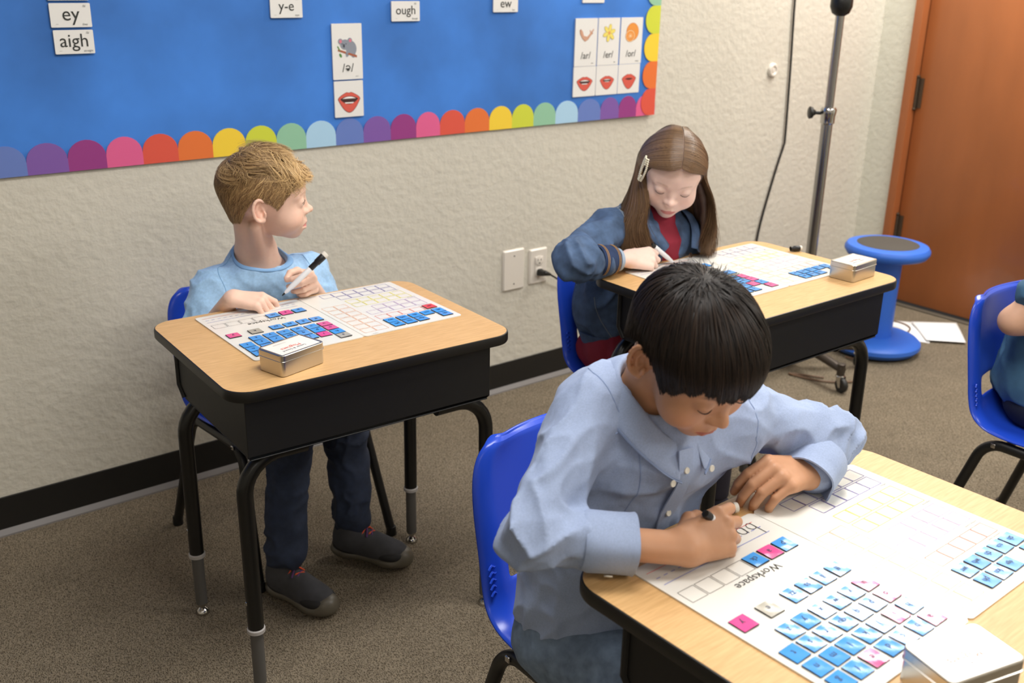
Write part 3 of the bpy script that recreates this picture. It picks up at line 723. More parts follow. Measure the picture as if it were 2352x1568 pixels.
def mesh_sdf(node, lo, hi, h, B=14, margin=None):
    """sparse surface nets"""
    lo = np.array(lo, F4); hi = np.array(hi, F4)
    nb = np.ceil((hi - lo) / (h * B)).astype(int); N = nb * B + 4
    br = B * h * 0.87
    g1 = np.arange(B + 1, dtype=F4) * h
    G = np.stack(np.meshgrid(g1, g1, g1, indexing='ij'), -1).reshape(-1, 3)
    cid, cpos, quads = [], [], []
    mg = br * 1.25 + (margin or 0.006)
    def key(i, j, k): return (i.astype(np.int64) * N[1] + j) * N[2] + k
    for bi in range(nb[0]):
        for bj in range(nb[1]):
            for bk in range(nb[2]):
                o = lo + np.array([bi, bj, bk], F4) * (B * h); c = o + B * h / 2
                dc = node.ev(c[None, :], c, 0.0)[0]
                if abs(dc) > mg: 
                    if abs(dc) > mg * 1.6 or dc > 0: continue
                D = node.ev(o + G, c, br).reshape(B + 1, B + 1, B + 1)
                ins = D < 0
                if ins.all() or not ins.any(): continue
                s8 = [D[a:B + a, b:B + b, c_:B + c_] for a in (0, 1) for b in (0, 1) for c_ in (0, 1)]
                cnt = sum((x < 0).astype(np.int8) for x in s8)
                act = (cnt > 0) & (cnt < 8)
                I, J, K = np.nonzero(act)
                if len(I) == 0: continue
                acc = np.zeros((len(I), 3), F4); num = np.zeros(len(I), F4)
                cs = {(a, b, c_): D[I + a, J + b, K + c_] for a in (0, 1) for b in (0, 1) for c_ in (0, 1)}
                for ax in range(3):
                    for u in (0, 1):
                        for v in (0, 1):
                            p = [u, v]; p.insert(ax, 0); q = [u, v]; q.insert(ax, 1)
                            d0, d1 = cs[tuple(p)], cs[tuple(q)]
                            m = (d0 < 0) != (d1 < 0)
                            t = np.where(m, d0 / np.where(m, d0 - d1, 1), 0)
                            pt = np.tile(np.array(p, F4), (len(I), 1)); pt[:, ax] = t
                            acc += pt * m[:, None]; num += m
                cpos.append(o + (np.stack([I, J, K], 1) + acc / num[:, None]) * h)
                gi, gj, gk = I + bi * B, J + bj * B, K + bk * B
                cid.append(key(gi + 1, gj + 1, gk + 1))
                for ax in range(3):
                    sl0 = [slice(0, B)] * 3; sl1 = [slice(0, B)] * 3; sl1[ax] = slice(1, B + 1)
                    e0, e1 = ins[tuple(sl0)], ins[tuple(sl1)]
                    m = e0 != e1
                    a, b, c_ = np.nonzero(m)
                    if len(a) == 0: continue
                    fl = e0[a, b, c_]
                    ga, gb, gc = a + bi * B + 1, b + bj * B + 1, c_ + bk * B + 1
                    G3 = [ga, gb, gc]; u, v = (ax + 1) % 3, (ax + 2) % 3
                    def kk(du, dv):
                        q = list(G3); q[u] = q[u] + du; q[v] = q[v] + dv; return key(*q)
                    Q = np.stack([kk(-1, -1), kk(0, -1), kk(0, 0), kk(-1, 0)], 1)
                    Q[~fl] = Q[~fl][:, ::-1]
                    quads.append(Q)
    cid = np.concatenate(cid); cpos = np.concatenate(cpos); Q = np.concatenate(quads)
    o = np.argsort(cid); cid = cid[o]; cpos = cpos[o]
    ix = np.searchsorted(cid, Q.ravel()); ix = np.minimum(ix, len(cid) - 1)
    ok = (cid[ix] == Q.ravel()).reshape(-1, 4).all(1)
    return cpos, ix.reshape(-1, 4)[ok]

def np_mesh(name, Vt, Q, m, parent=None, col=None, relax=1):
    me = bpy.data.meshes.new(name)
    if relax:
        n = len(Vt)
        for _ in range(relax):
            acc = np.zeros((n, 3)); cn = np.zeros(n)
            for a, b in ((0, 1), (1, 2), (2, 3), (3, 0)):
                for x, y in ((a, b), (b, a)):
                    for ax in range(3): acc[:, ax] += np.bincount(Q[:, x], Vt[Q[:, y], ax], n)
                    cn += np.bincount(Q[:, x], minlength=n)
            Vt = Vt * 0.5 + 0.5 * acc / np.maximum(cn, 1)[:, None]
    me.vertices.add(len(Vt)); me.vertices.foreach_set('co', np.asarray(Vt, F4).ravel())
    me.loops.add(Q.size); me.loops.foreach_set('vertex_index', Q.astype(np.int32).ravel())
    me.polygons.add(len(Q)); me.polygons.foreach_set('loop_start', np.arange(0, Q.size, 4, dtype=np.int32))
    me.update(calc_edges=True); smooth(me)
    if col is not None:
        at = me.attributes.new('col', 'FLOAT_COLOR', 'POINT'); C = np.ones((len(Vt), 4), F4); C[:, :3] = col(Vt); at.data.foreach_set('color', C.ravel())
    o = link(name, me, m, parent)
    return o

def rotm(ax, ang):
    ax = np.array(ax, float); ax /= np.linalg.norm(ax); return np.array(Matrix.Rotation(ang, 3, Vector(ax)))
def frame(fwd, up):
    """columns: x=right, y=fwd, z=up"""
    y = np.array(fwd, float); y /= np.linalg.norm(y); u = np.array(up, float); x = np.cross(y, u); x /= np.linalg.norm(x); z = np.cross(x, y)
    return np.stack([x, y, z], 1)

# ---------------- head
def head_sdf(eye_open=(0.35, 0.35), cheek=1.0, nose=1.0, jaw=1.0, mouth_open=0.0, mw=0.88):
    mm = 0.001
    def E(c, r, R=None): return Ell(np.array(c) * mm, np.array(r) * mm, R)
    def C(a, b, ra, rb=None, flat=None): return Cap(np.array(a) * mm, np.array(b) * mm, ra * mm, (rb if rb is not None else ra) * mm, flat)
    skull = Un([E((0, -10, 26), (72, 88, 69)), E((0, 26, 26), (59, 54, 52)), E((0, 34, -20), (56 , 45, 50)), E((0, 30, -52), (44 * jaw, 44, 32)), E((0, 58, -76), (18, 17, 15)),
                E((36, 50, -34), (24, 24 * cheek, 24)), E((-36, 50, -34), (24, 24 * cheek, 24))], 0.022)
    mz = Un([E((0, 66, -52), (24, 19, 20))], 0)
    skull = Un([skull, mz], 0.014)
    for s in (1, -1): skull = Sub(skull, E((s * 29, 93, 3), (19, 15, 12)), 0.012)
    brow = [C((s * 14, 74, 15), (s * 42, 64, 16), 5.5, 4) for s in (1, -1)]
    lids = [E((s * 29, 68.5, 1), (14.5, 13.5, 12.5)) for s in (1, -1)]
    nb = Un([C((0, 73, 8), (0, 86, -20), 6.5, 6.5), E((0, 90 * 1.0 + 1.5 * nose, -25), (8.5, 9, 8)), E((9, 84, -28), (6.5, 7.5, 6)), E((-9, 84, -28), (6.5, 7.5, 6))], 0.006)
    h = Un([skull] + brow, 0.012)
    h = Un([h] + lids, 0.005)
    h = Un([h, nb], 0.008)
    mo = mouth_open
    ul = Un([C((-20 * mw, 75, -56), (-7 * mw, 83.5, -51.5), 2.6, 3.8), C((-7 * mw, 83.5, -51.5), (0, 83.5, -53), 3.8, 3.4), C((0, 83.5, -53), (7 * mw, 83.5, -51.5), 3.4, 3.8), C((7 * mw, 83.5, -51.5), (20 * mw, 75, -56), 3.8, 2.6)], 0.003)
    ll = Un([C((-18, 74, -57.5 - mo), (-7, 81.5, -60 - mo), 2.6, 4.4), C((-7, 81.5, -60 - mo), (7, 81.5, -60 - mo), 4.4, 4.4), C((7, 81.5, -60 - mo), (18, 74, -57.5 - mo), 4.4, 2.6)], 0.003)
    h = Un([h, Un([ul, ll], 0.0012)], 0.004)
    slit = Un([C((-19, 79, -57 - mo * .4), (0, 89, -56 - mo * .4), 0.9 + mo * 0.35, 1.2 + mo * 0.55), C((0, 89, -56 - mo * .4), (19, 79, -57 - mo * .4), 1.2 + mo * 0.55, 0.9 + mo * 0.35)], 0.001)
    h = Sub(h, slit, 0.002)
    for s in (1, -1): h = Sub(h, E((s * 5, 89, -33.5), (2.6, 4.2, 2.6)), 0.003)
    for s, eo in zip((1, -1), eye_open):
        z = -4.5 + 5.5 * eo
        h = Sub(h, E((s * 29, 84, z), (12.5, 9, 0.9 + 4.6 * eo)), 0.0015)
    # ears
    ears = []
    for s in (1, -1):
        R = rotm((1, 0, 0), math.radians(8)) @ rotm((0, 0, 1), math.radians(s * 24))
        plate = E((s * 72, -11, -3), (5, 15, 23.5), R)
        rim = []
        for q in np.linspace(-0.75, 3.5, 13):
            yy, zz = -14.5 * math.sin(q), 23.5 * math.cos(q)
            pl_ = R @ np.array([s * 3.0, yy, zz]); rim.append((s * 76 + pl_[0], -10.5 + pl_[1], -2 + pl_[2]))
        rim = [C(a, b, 3.1, 3.1) for a, b in zip(rim, rim[1:])]
        lobe = E((s * 75, -5, -24), (4.5, 7.5, 7.5))
        e = Sub(Un([plate, lobe], 0.006), E((s * 84.5, -8.5, -1), (11.5, 11, 17.5), R), 0.0015)
        e = Un([e, Un(rim, 0.002)], 0.0025)
        anti = [(s * 76.5, -14, 9), (s * 77.5, -16, -2), (s * 77, -12, -13)]
        e = Un([e, Un([C(anti[0], anti[1], 2.2), C(anti[1], anti[2], 2.2)], 0.001)], 0.003)
        e = Un([e, C((s * 76, 0, -8), (s * 75, 1, -15), 4.0, 3.5)], 0.003)
        e = Sub(e, E((s * 78, -6, -7), (8, 4.5, 7)), 0.002)
        ears.append(e)
    h = Un([h, Un(ears, 0.0)], 0.005)
    return h
def bump3(P, c, r): q = (P - np.array(c, F4)) / np.array(r, F4); return np.exp(-(q * q).sum(1))
def skin_color(base, lip, R, t, sc, hands=(), brow=None, brow_amt=0.0, blush=0.5):
    base = np.array(base[:3]); lip = np.array(lip[:3])
    def f(Vt):
        L = ((Vt - np.array(t, F4)) @ np.array(R, F4)) / sc * 1000
        n = vnoise(Vt * 60) * 0.5 + vnoise(Vt * 200) * 0.5
        C = base[None, :] * (0.96 + 0.08 * n[:, None])
        m = np.zeros(len(Vt))
        for s in (1, -1): m += bump3(L, (s * 38, 62, -28), (18, 25, 15))
        m += 0.7 * bump3(L, (0, 97, -28), (10, 10, 9)) + 0.8 * (bump3(L, (78, -10, -2), (9, 20, 28)) + bump3(L, (-78, -10, -2), (9, 20, 28)))
        for hc in hands: m += 0.8 * bump3(Vt, hc, (0.022, 0.022, 0.022))
        m = np.clip(m * blush, 0, 1)[:, None]
        red = base * np.array([1.02, 0.74, 0.66])
        C = C * (1 - m) + red * m
        x, y, z = L[:, 0], L[:, 1], L[:, 2]
        front = (y > 66)
        lx = np.clip(1 - np.abs(x) / 18.5, 0, 1)
        zu = -56 + 7.2 * lx ** 0.6 - 1.4 * np.exp(-(x / 3.5) ** 2); zl = -57.5 - 7.2 * lx ** 0.5
        lm = np.clip((zu - z) / 1.0, 0, 1) * np.clip((z - zl) / 1.0, 0, 1) * front * (lx > 0)
        lm = lm[:, None] * 0.85
        C = C * (1 - lm) + lip * lm
        if brow is not None:
            for s in (1, -1):
                u = (s * x - 13) / 32; zc = 17.5 + 5 * np.sin(np.clip(u, 0, 1) * 2.2) - 3 * np.clip(u, 0, 1)
                bm_ = np.exp(-((z - zc) / (2.8 - 1.2 * np.clip(u, 0, 1))) ** 2) * np.clip(u * 6, 0, 1) * np.clip((1.05 - u) * 5, 0, 1) * (y > 40) * brow_amt
                bm_ = bm_[:, None] * (0.7 + 0.5 * vnoise(Vt * 900)[:, None]); bm_ = np.clip(bm_, 0, 1)
                C = C * (1 - bm_) + np.array(brow[:3]) * bm_
        return C
    return f

# ---------------- hand.  local: y to the fingers, x to the thumb, z out of the back of the hand
def hand_sdf(curl, thumb, spread=(6, 1, -5, -11), sc=1.0, mirror=False, tipcurve=0.0):
    mx = -1 if mirror else 1
    base = [(0.024, 0.066, 0.0), (0.008, 0.070, 0.002), (-0.008, 0.067, 0.001), (-0.0225, 0.060, -0.002)]
    lens = [(0.034, 0.021, 0.017), (0.038, 0.024, 0.018), (0.035, 0.022, 0.017), (0.027, 0.017, 0.015)]
    rad = [(0.0088, 0.0080, 0.0074, 0.0062), (0.0090, 0.0082, 0.0075, 0.0063), (0.0087, 0.0078, 0.0071, 0.006), (0.0078, 0.0069, 0.0063, 0.0054)]
    fingers = []; tips = []; joints = []
    for b, L, r, cu, sp in zip(base, lens, rad, curl, spread):
        p = np.array(b); a = 0.0; chain = []; jl = [p]
        lat = math.radians(sp)
        for seg in range(3):
            a += math.radians(cu[seg])
            d = np.array([math.sin(lat) * math.cos(a * 0.6), math.cos(lat) * math.cos(a), -math.sin(a)]); d /= np.linalg.norm(d)
            q = p + d * L[seg]
            chain.append(Cap(p * [mx, 1, 1], q * [mx, 1, 1], r[seg], r[seg + 1])); p = q; jl.append(p)
        fingers.append(Un(chain, 0.0012)); joints.append(jl)
        tips.append((jl[-1] * [mx, 1, 1], (jl[-1] - jl[-2]) * [mx, 1, 1], a))
    tj = [np.array(p) for p in thumb]
    th = Un([Cap(tj[0] * [mx, 1, 1], tj[1] * [mx, 1, 1], 0.013, 0.0105), Cap(tj[1] * [mx, 1, 1], tj[2] * [mx, 1, 1], 0.0105, 0.009), Cap(tj[2] * [mx, 1, 1], tj[3] * [mx, 1, 1], 0.009, 0.0072)], 0.004)
    w = [(0.012, 0.0, 0), (0.004, 0.0, 0), (-0.005, 0.0, 0), (-0.013, 0.002, 0)]
    palm = Un([Cap(np.array(a) * [mx, 1, 1], np.array(b) * [mx, 1, 1] - np.array([0, 0.004, 0.001]), 0.0125, 0.0098) for a, b in zip(w, base)] +
              [Cap(np.array([0.002 * mx, 0.015, -0.006]), np.array([0.0, 0.05, -0.006]), 0.012, 0.012), Cap(np.array([-0.012 * mx, 0.01, -0.006]), np.array([-0.017 * mx, 0.045, -0.007]), 0.010, 0.009)], 0.010)
    n = Un([Un([palm, th], 0.008), Un(fingers, 0.0012)], 0.006)
    return n, tips, joints, tj
# ---------------------------------------------------------------- shared: folds, hair
def folds(P, d, f_along, f_across, seed=0.0, power=1.6):
    """ridged creases running along direction d; 0..1"""
    d = np.array(d, F4); d /= np.linalg.norm(d)
    a = P @ d; q = P - a[:, None] * d
    w_ = vnoise(P * 9 + seed) - 0.5
    C = np.stack([q[:, 0] * f_across + w_ * 1.6, q[:, 1] * f_across + w_ * 1.6, q[:, 2] * f_across + w_ * 1.6], 1) + (a * f_along)[:, None] * d + seed * 7.3
    n = vnoise(C)
    return (1 - np.abs(2 * n - 1)) ** power
def near(P, c, r): q = P - np.array(c, F4); return np.exp(-(q * q).sum(1) / (r * r))

RAD = np.array([0.0745, 0.0925, 0.0715]); HC = np.array([0, -0.008, 0.026])
BACK = [2.2]
def scalp(U, off, taper=0.9, back=None):
    """points on the hair surface for unit directions U (n,3); off = distance above the scalp"""
    back = BACK[0] if back is None else back
    U = U / np.linalg.norm(U, axis=1)[:, None]
    r = RAD[None, :] + off[:, None]
    P = U * r
    lowm = U[:, 2] < 0
    h = np.linalg.norm(U[:, :2], axis=1) + 1e-6
    z = U[:, 2] / np.maximum(h, 0.12) * 0.075                      # below the widest line the hair hangs
    zz = np.sqrt(np.clip(-z, 0, 0.2) ** 2 + 0.02 ** 2) - 0.02
    tp = 1 - taper * np.clip(-z, 0, 0.2) - back * np.clip(-U[:, 1] / h, 0, 1) * zz
    Q = np.stack([U[:, 0] / h * r[:, 0] * tp, U[:, 1] / h * r[:, 1] * tp, z], 1)
    P[lowm] = Q[lowm]
    return P + HC
def radiating(n, whorl, zend, H, rng, root_max=1.0, jitter=0.04, length=(0.03, 0.1), npts=11, swirl=0.25, wav=0.0, clump=0.0, curl=0.0, keep=None):
    """strands that leave a whorl and follow the head down to zend(az)"""
    w0 = np.array(whorl, float); w0 /= np.linalg.norm(w0)
    e1 = np.cross(w0, [0, 0, 1.0]); e1 = e1 / np.linalg.norm(e1) if np.linalg.norm(e1) > 0.1 else np.array([1.0, 0, 0]); e2 = np.cross(w0, e1)
    out, nrm = [], []
    tt = np.linspace(0, 1, 60)
    while len(out) < n:
        phi = rng.random() * 2 * PI; th0 = math.acos(1 - rng.random() ** 0.9 * root_max)
        L = rng.uniform(*length)
        Lf = L / 0.083
        th = th0 + tt * Lf
        th = np.minimum(th, 3.0)
        ph = phi + swirl * tt + jitter * np.sin(tt * 5 + rng.random() * 6) * rng.normal() + clump * math.sin(phi * 9 + th0 * 5) * tt
        if wav: ph = ph + wav * np.sin(tt * 6 + math.sin(phi * 6) * 3) * tt
        U = np.cos(th)[:, None] * w0 + np.sin(th)[:, None] * (np.cos(ph)[:, None] * e1 + np.sin(ph)[:, None] * e2)
        h = 0.001 + H(phi, th0, rng) * (1 - np.exp(-tt * L / 0.012)) 
        P = scalp(U, h)
        az = np.degrees(np.arctan2(U[:, 0], U[:, 1]))
        bad = P[:, 2] < zend(az) + rng.normal() * 0.0018
        k = int(np.argmax(bad)) if bad.any() else 60
        if k < 8: continue
        idx = np.linspace(0, k - 1, npts)
        i0 = np.floor(idx).astype(int); i1 = np.minimum(i0 + 1, 59); f = (idx - i0)[:, None]
        PP = P[i0] * (1 - f) + P[i1] * f
        if curl:
            s = np.linspace(0, 1, npts)
            ang = s * 5 + rng.random() * 1.5 + phi * 3
            PP = PP + (curl * s ** 1.5)[:, None] * np.stack([np.cos(ang), 0.3 * np.sin(ang), np.sin(ang)], 1)
        if keep and not keep(PP): continue
        N = (PP - HC) / (RAD ** 2); N /= np.linalg.norm(N, axis=1)[:, None]
        out.append(PP); nrm.append(N)
    return np.array(out), np.array(nrm)
def ribbons(name, P, N, wid, cols, m, parent, tip=0.25, kind=None):
    """flat hair ribbons; P,N (S,n,3)"""
    Sn, n, _ = P.shape
    T = np.gradient(P, axis=1); T /= np.linalg.norm(T, axis=2)[..., None] + 1e-9
    B = np.cross(T, N); B /= np.linalg.norm(B, axis=2)[..., None] + 1e-9
    s = np.linspace(0, 1, n); pf = np.minimum(1, 0.5 + s * 3) * (1 - (1 - tip) * np.clip((s - 0.55) / 0.45, 0, 1) ** 1.5)
    W = B * (np.array(wid)[:, None] * pf[None, :])[..., None] / 2
    Vt = np.stack([P - W, P + N * (np.array(wid)[:, None, None] * 0.18), P + W], 2).reshape(-1, 3)
    base = (np.arange(Sn) * n)[:, None] + np.arange(n - 1)[None, :]
    base = base.ravel() * 3
    Q = np.concatenate([np.stack([base, base + 1, base + 4, base + 3], 1), np.stack([base + 1, base + 2, base + 5, base + 4], 1)])
    C = np.repeat(cols.reshape(Sn, -1, 3) if cols.ndim == 3 else np.repeat(cols[:, None, :], n, 1), 3, axis=1).reshape(-1, 3)
    o = np_mesh(name, Vt, Q, m, parent, col=lambda _: C, relax=0)
    if kind: o['kind'] = kind
    return o
def hair_mat(name, rough=0.38, spec=0.5):
    m = mat(name, (0.1, 0.1, 0.1, 1), rough, vcol='col', spec=spec)
    b = m.node_tree.nodes['Principled BSDF']; b.inputs['Anisotropic'].default_value = 0.5
    return m
def to_world(P, R, t, sc): return (P.reshape(-1, 3) * sc) @ np.array(R).T + np.array(t)
def cap_mesh(name, whorl, zend, off, R, t, sc, m, parent, colr, raise_=0.004, part=False):
    """the dense under-layer of the hair: a closed skin over the head down to the hair line"""
    na, nt_ = 96, 40; rows = []
    for i in range(na):
        a = 2 * PI * i / na
        th = np.linspace(0.001, 2.9, 200)
        U = np.stack([np.sin(th) * math.sin(a), np.sin(th) * math.cos(a), np.cos(th)], 1)
        P = scalp(U, np.full(200, off)); az = np.degrees(a if a <= PI else a - 2 * PI)
        ze = zend(np.array([az]))[0] + raise_
        bad = P[:, 2] < ze; k = int(np.argmax(bad)) if bad.any() else 200
        idx = np.linspace(0, max(k - 1, 1), nt_).astype(int)
        Pk = P[idx]
        Nk = (Pk - HC) / np.linalg.norm(Pk - HC, axis=1)[:, None]
        s = np.clip((np.linspace(0, 1, nt_) - 0.9) / 0.1, 0, 1); Pk = Pk - Nk * (s ** 2 * (off + 0.002))[:, None]
        rows.append(Pk)
    Pn = np.array(rows); Vt = to_world(Pn, R, t, sc)
    i = np.arange(na)[:, None]; j = np.arange(nt_ - 1)[None, :]
    a0 = (i * nt_ + j); a1 = (((i + 1) % na) * nt_ + j)
    Q = np.stack([a0, a1, a1 + 1, a0 + 1], -1).reshape(-1, 4)
    C = np.tile(np.array(colr[:3]), (len(Vt), 1))
    if part:
        L_ = Pn.reshape(-1, 3); C[(np.abs(L_[:, 0] + 0.005) < 0.006) & (L_[:, 2] > 0.05)] = srgb(214, 180, 162)[:3]
    return np_mesh(name, Vt, Q, m, parent, col=lambda _: C, relax=0)
def loft_band(P, N, w0, th, name, m, parent):
    """a narrow strip following points P with outward normals N"""
    bm = bmesh.new(); rings = []
    for i in range(len(P)):
        p, n = Vector(P[i]), Vector(N[i]).normalized(); t_ = (Vector(P[min(i + 1, len(P) - 1)]) - Vector(P[max(i - 1, 0)])).normalized()
        s = t_.cross(n).normalized()
        rings.append([p + s * w0 / 2, p + s * w0 / 2 + n * th, p - s * w0 / 2 + n * th, p - s * w0 / 2])
    loft(rings, bm); bmesh.ops.recalc_face_normals(bm, faces=bm.faces)
    return from_bm(name, bm, m, parent)
def marker(name, label, tip, end, cat='marker', capped_end=True, L=None):
    a = Vector(tip); b_ = Vector(end); d = b_ - a; ln = L or d.length
    t = thing(name, label, cat, a); t.rotation_euler = d.to_track_quat('Z', 'Y').to_euler()
    from_bm('nib', lathe([(0.0008, 0.0), (0.0016, 0.003), (0.0022, 0.009)], 12), m_blackp, t)
    from_bm('barrel', lathe([(0.0025, 0.008), (0.0042, 0.014), (0.0046, 0.022), (0.0058, 0.03), (0.006, 0.05), (0.006, ln - 0.034 if capped_end else ln - 0.012), (0.005, ln - 0.032 if capped_end else ln - 0.010)], 20), m_barrel, t)
    if capped_end:
        from_bm('cap', lathe([(0.0062, ln - 0.046), (0.0066, ln - 0.044), (0.0064, ln - 0.028), (0.0078, ln - 0.026), (0.0080, ln - 0.007), (0.0076, ln - 0.006)], 20), m_blackp, t)
        from_bm('eraser', lathe([(0.0074, ln - 0.006), (0.0074, ln + 0.0015), (0.0066, ln + 0.0025)], 20), m_felt, t)
    else:
        from_bm('end_plug', lathe([(0.0058, ln - 0.013), (0.006, ln - 0.006), (0.0048, ln), (0.002, ln + 0.001)], 20), m_blackp, t)
    return t
def marker_cap(label, a, b_):
    a = Vector(a); b_ = Vector(b_); d = b_ - a; ln = d.length
    t = thing('pen_cap', label, 'marker cap', a); t.rotation_euler = d.to_track_quat('Z', 'Y').to_euler()
    from_bm('cap_body', lathe([(0.004, 0.006), (0.0052, 0.0), (0.0064, 0.0), (0.0066, 0.008), (0.0076, 0.010), (0.0078, ln - 0.006), (0.0074, ln - 0.005)], 20), m_blackp, t)
    from_bm('eraser', lathe([(0.0072, ln - 0.006), (0.0072, ln), (0.0066, ln + 0.001)], 20), m_felt, t)
    return t
m_barrel = mat('white_barrel', srgb(228, 228, 230), 0.3)
m_felt = mat('felt_eraser', srgb(222, 216, 204), 0.9)
m_eye = mat('eye_white', srgb(225, 220, 216), 0.2); m_iris = mat('iris', srgb(70, 62, 60), 0.15)
m_lash = mat('lash', srgb(60, 40, 30), 0.6)
def eyes(R, t, sc, parent, look=(0, -0.25), dark=False):
    for s in (1, -1):
        c = np.array([s * 0.029, 0.0685, 0.0005])
        def W(p): return Vector((np.array(R) @ (np.array(p) * sc) + np.array(t)).tolist())
        bm = bmesh.new(); bmesh.ops.create_uvsphere(bm, u_segments=20, v_segments=14, radius=0.0125 * sc)
        for v in bm.verts: v.co += W(c)
        e = from_bm('eyeball', bm, m_eye, parent)
        d = np.array([look[0], 1, look[1]]); d = d / np.linalg.norm(d)
        bm = bmesh.new(); bmesh.ops.create_uvsphere(bm, u_segments=16, v_segments=10, radius=0.0068 * sc)
        for v in bm.verts: v.co += W(c + d * 0.0068)
        from_bm('iris', bm, m_iris, e)
def lashes(R, t, sc, parent, m, zoff=-0.004, th=0.0008, droop=0.0025):
    for s in (1, -1):
        pts = []
        for u in np.linspace(-1, 1, 11):
            x = 0.029 + u * 0.0125; y = 0.0685 + math.sqrt(max(0.0146 ** 2 - (u * 0.0125) ** 2 * 0.9 - zoff ** 2, 0.0)) ; z = 0.001 + zoff - droop * (1 - u * u)
            pts.append((np.array(R) @ (np.array([s * x, y - 0.0006, z]) * sc) + np.array(t)).tolist())
        from_bm('eyelashes', tube(pts, [th * (0.4 + 0.6 * math.sin(PI * k / 10)) for k in range(11)], 6), m, parent)
def snap(sdf, p, it=10):
    """nearest point of the cloth surface"""
    q = np.array(p, F4); e = 0.0012
    for _ in range(it):
        S_ = np.array([q, q + [e, 0, 0], q - [e, 0, 0], q + [0, e, 0], q - [0, e, 0], q + [0, 0, e], q - [0, 0, e]], F4)
        d = sdf.ev(S_, q, 0.12); g = np.array([d[1] - d[2], d[3] - d[4], d[5] - d[6]]) / (2 * e); n = np.linalg.norm(g) + 1e-9
        q = (q - g / n * d[0] * 0.8).astype(F4)
        if abs(d[0]) < 0.0003: break
    return q, g / n
def seam(sdf, pts, view, m, parent, r=0.0009, name='seam', n=7):
    """a stitched seam lying on the cloth"""
    out = np.array([snap(sdf, p)[0] for p in catmull([tuple(q) for q in pts], n)], float)
    for _ in range(2): out[1:-1] = (out[:-2] + 2 * out[1:-1] + out[2:]) / 4
    out = [snap(sdf, p, 4)[0] for p in out]
    return from_bm(name, tube(out, r, 5), m, parent)
def band_on(sdf, c, zs, r, lift, m, parent, name, n=56):
    rows = []
    for k in range(n):
        a = 2 * PI * k / n; row = []
        for j, z in enumerate(zs):
            q, g_ = snap(sdf, (c[0] + r[0] * math.cos(a), c[1] + r[1] * math.sin(a), z), 8)
            q = np.array([q[0], q[1], z]); g_ = np.array([g_[0], g_[1], 0]); g_ /= np.linalg.norm(g_) + 1e-9
            row.append(q + g_ * (lift if 0 < j < len(zs) - 1 else -0.002))
        rows.append(row)
    Rw = np.array(rows)
    for _ in range(4): Rw = (np.roll(Rw, 1, 0) + 2 * Rw + np.roll(Rw, -1, 0)) / 4
    bm = bmesh.new(); g = [[bm.verts.new(p) for p in r_] for r_ in Rw]
    for i in range(n):
        for j in range(len(zs) - 1): bm.faces.new((g[i][j], g[(i + 1) % n][j], g[(i + 1) % n][j + 1], g[i][j + 1]))
    bmesh.ops.recalc_face_normals(bm, faces=bm.faces)
    return from_bm(name, bm, m, parent, angle=60)
def rebase(P, loc, shift=(0, 0, 0)):
    for ch in P.children: ch.location = ch.location - Vector(loc)
    P.location = Vector(loc) + Vector(shift)
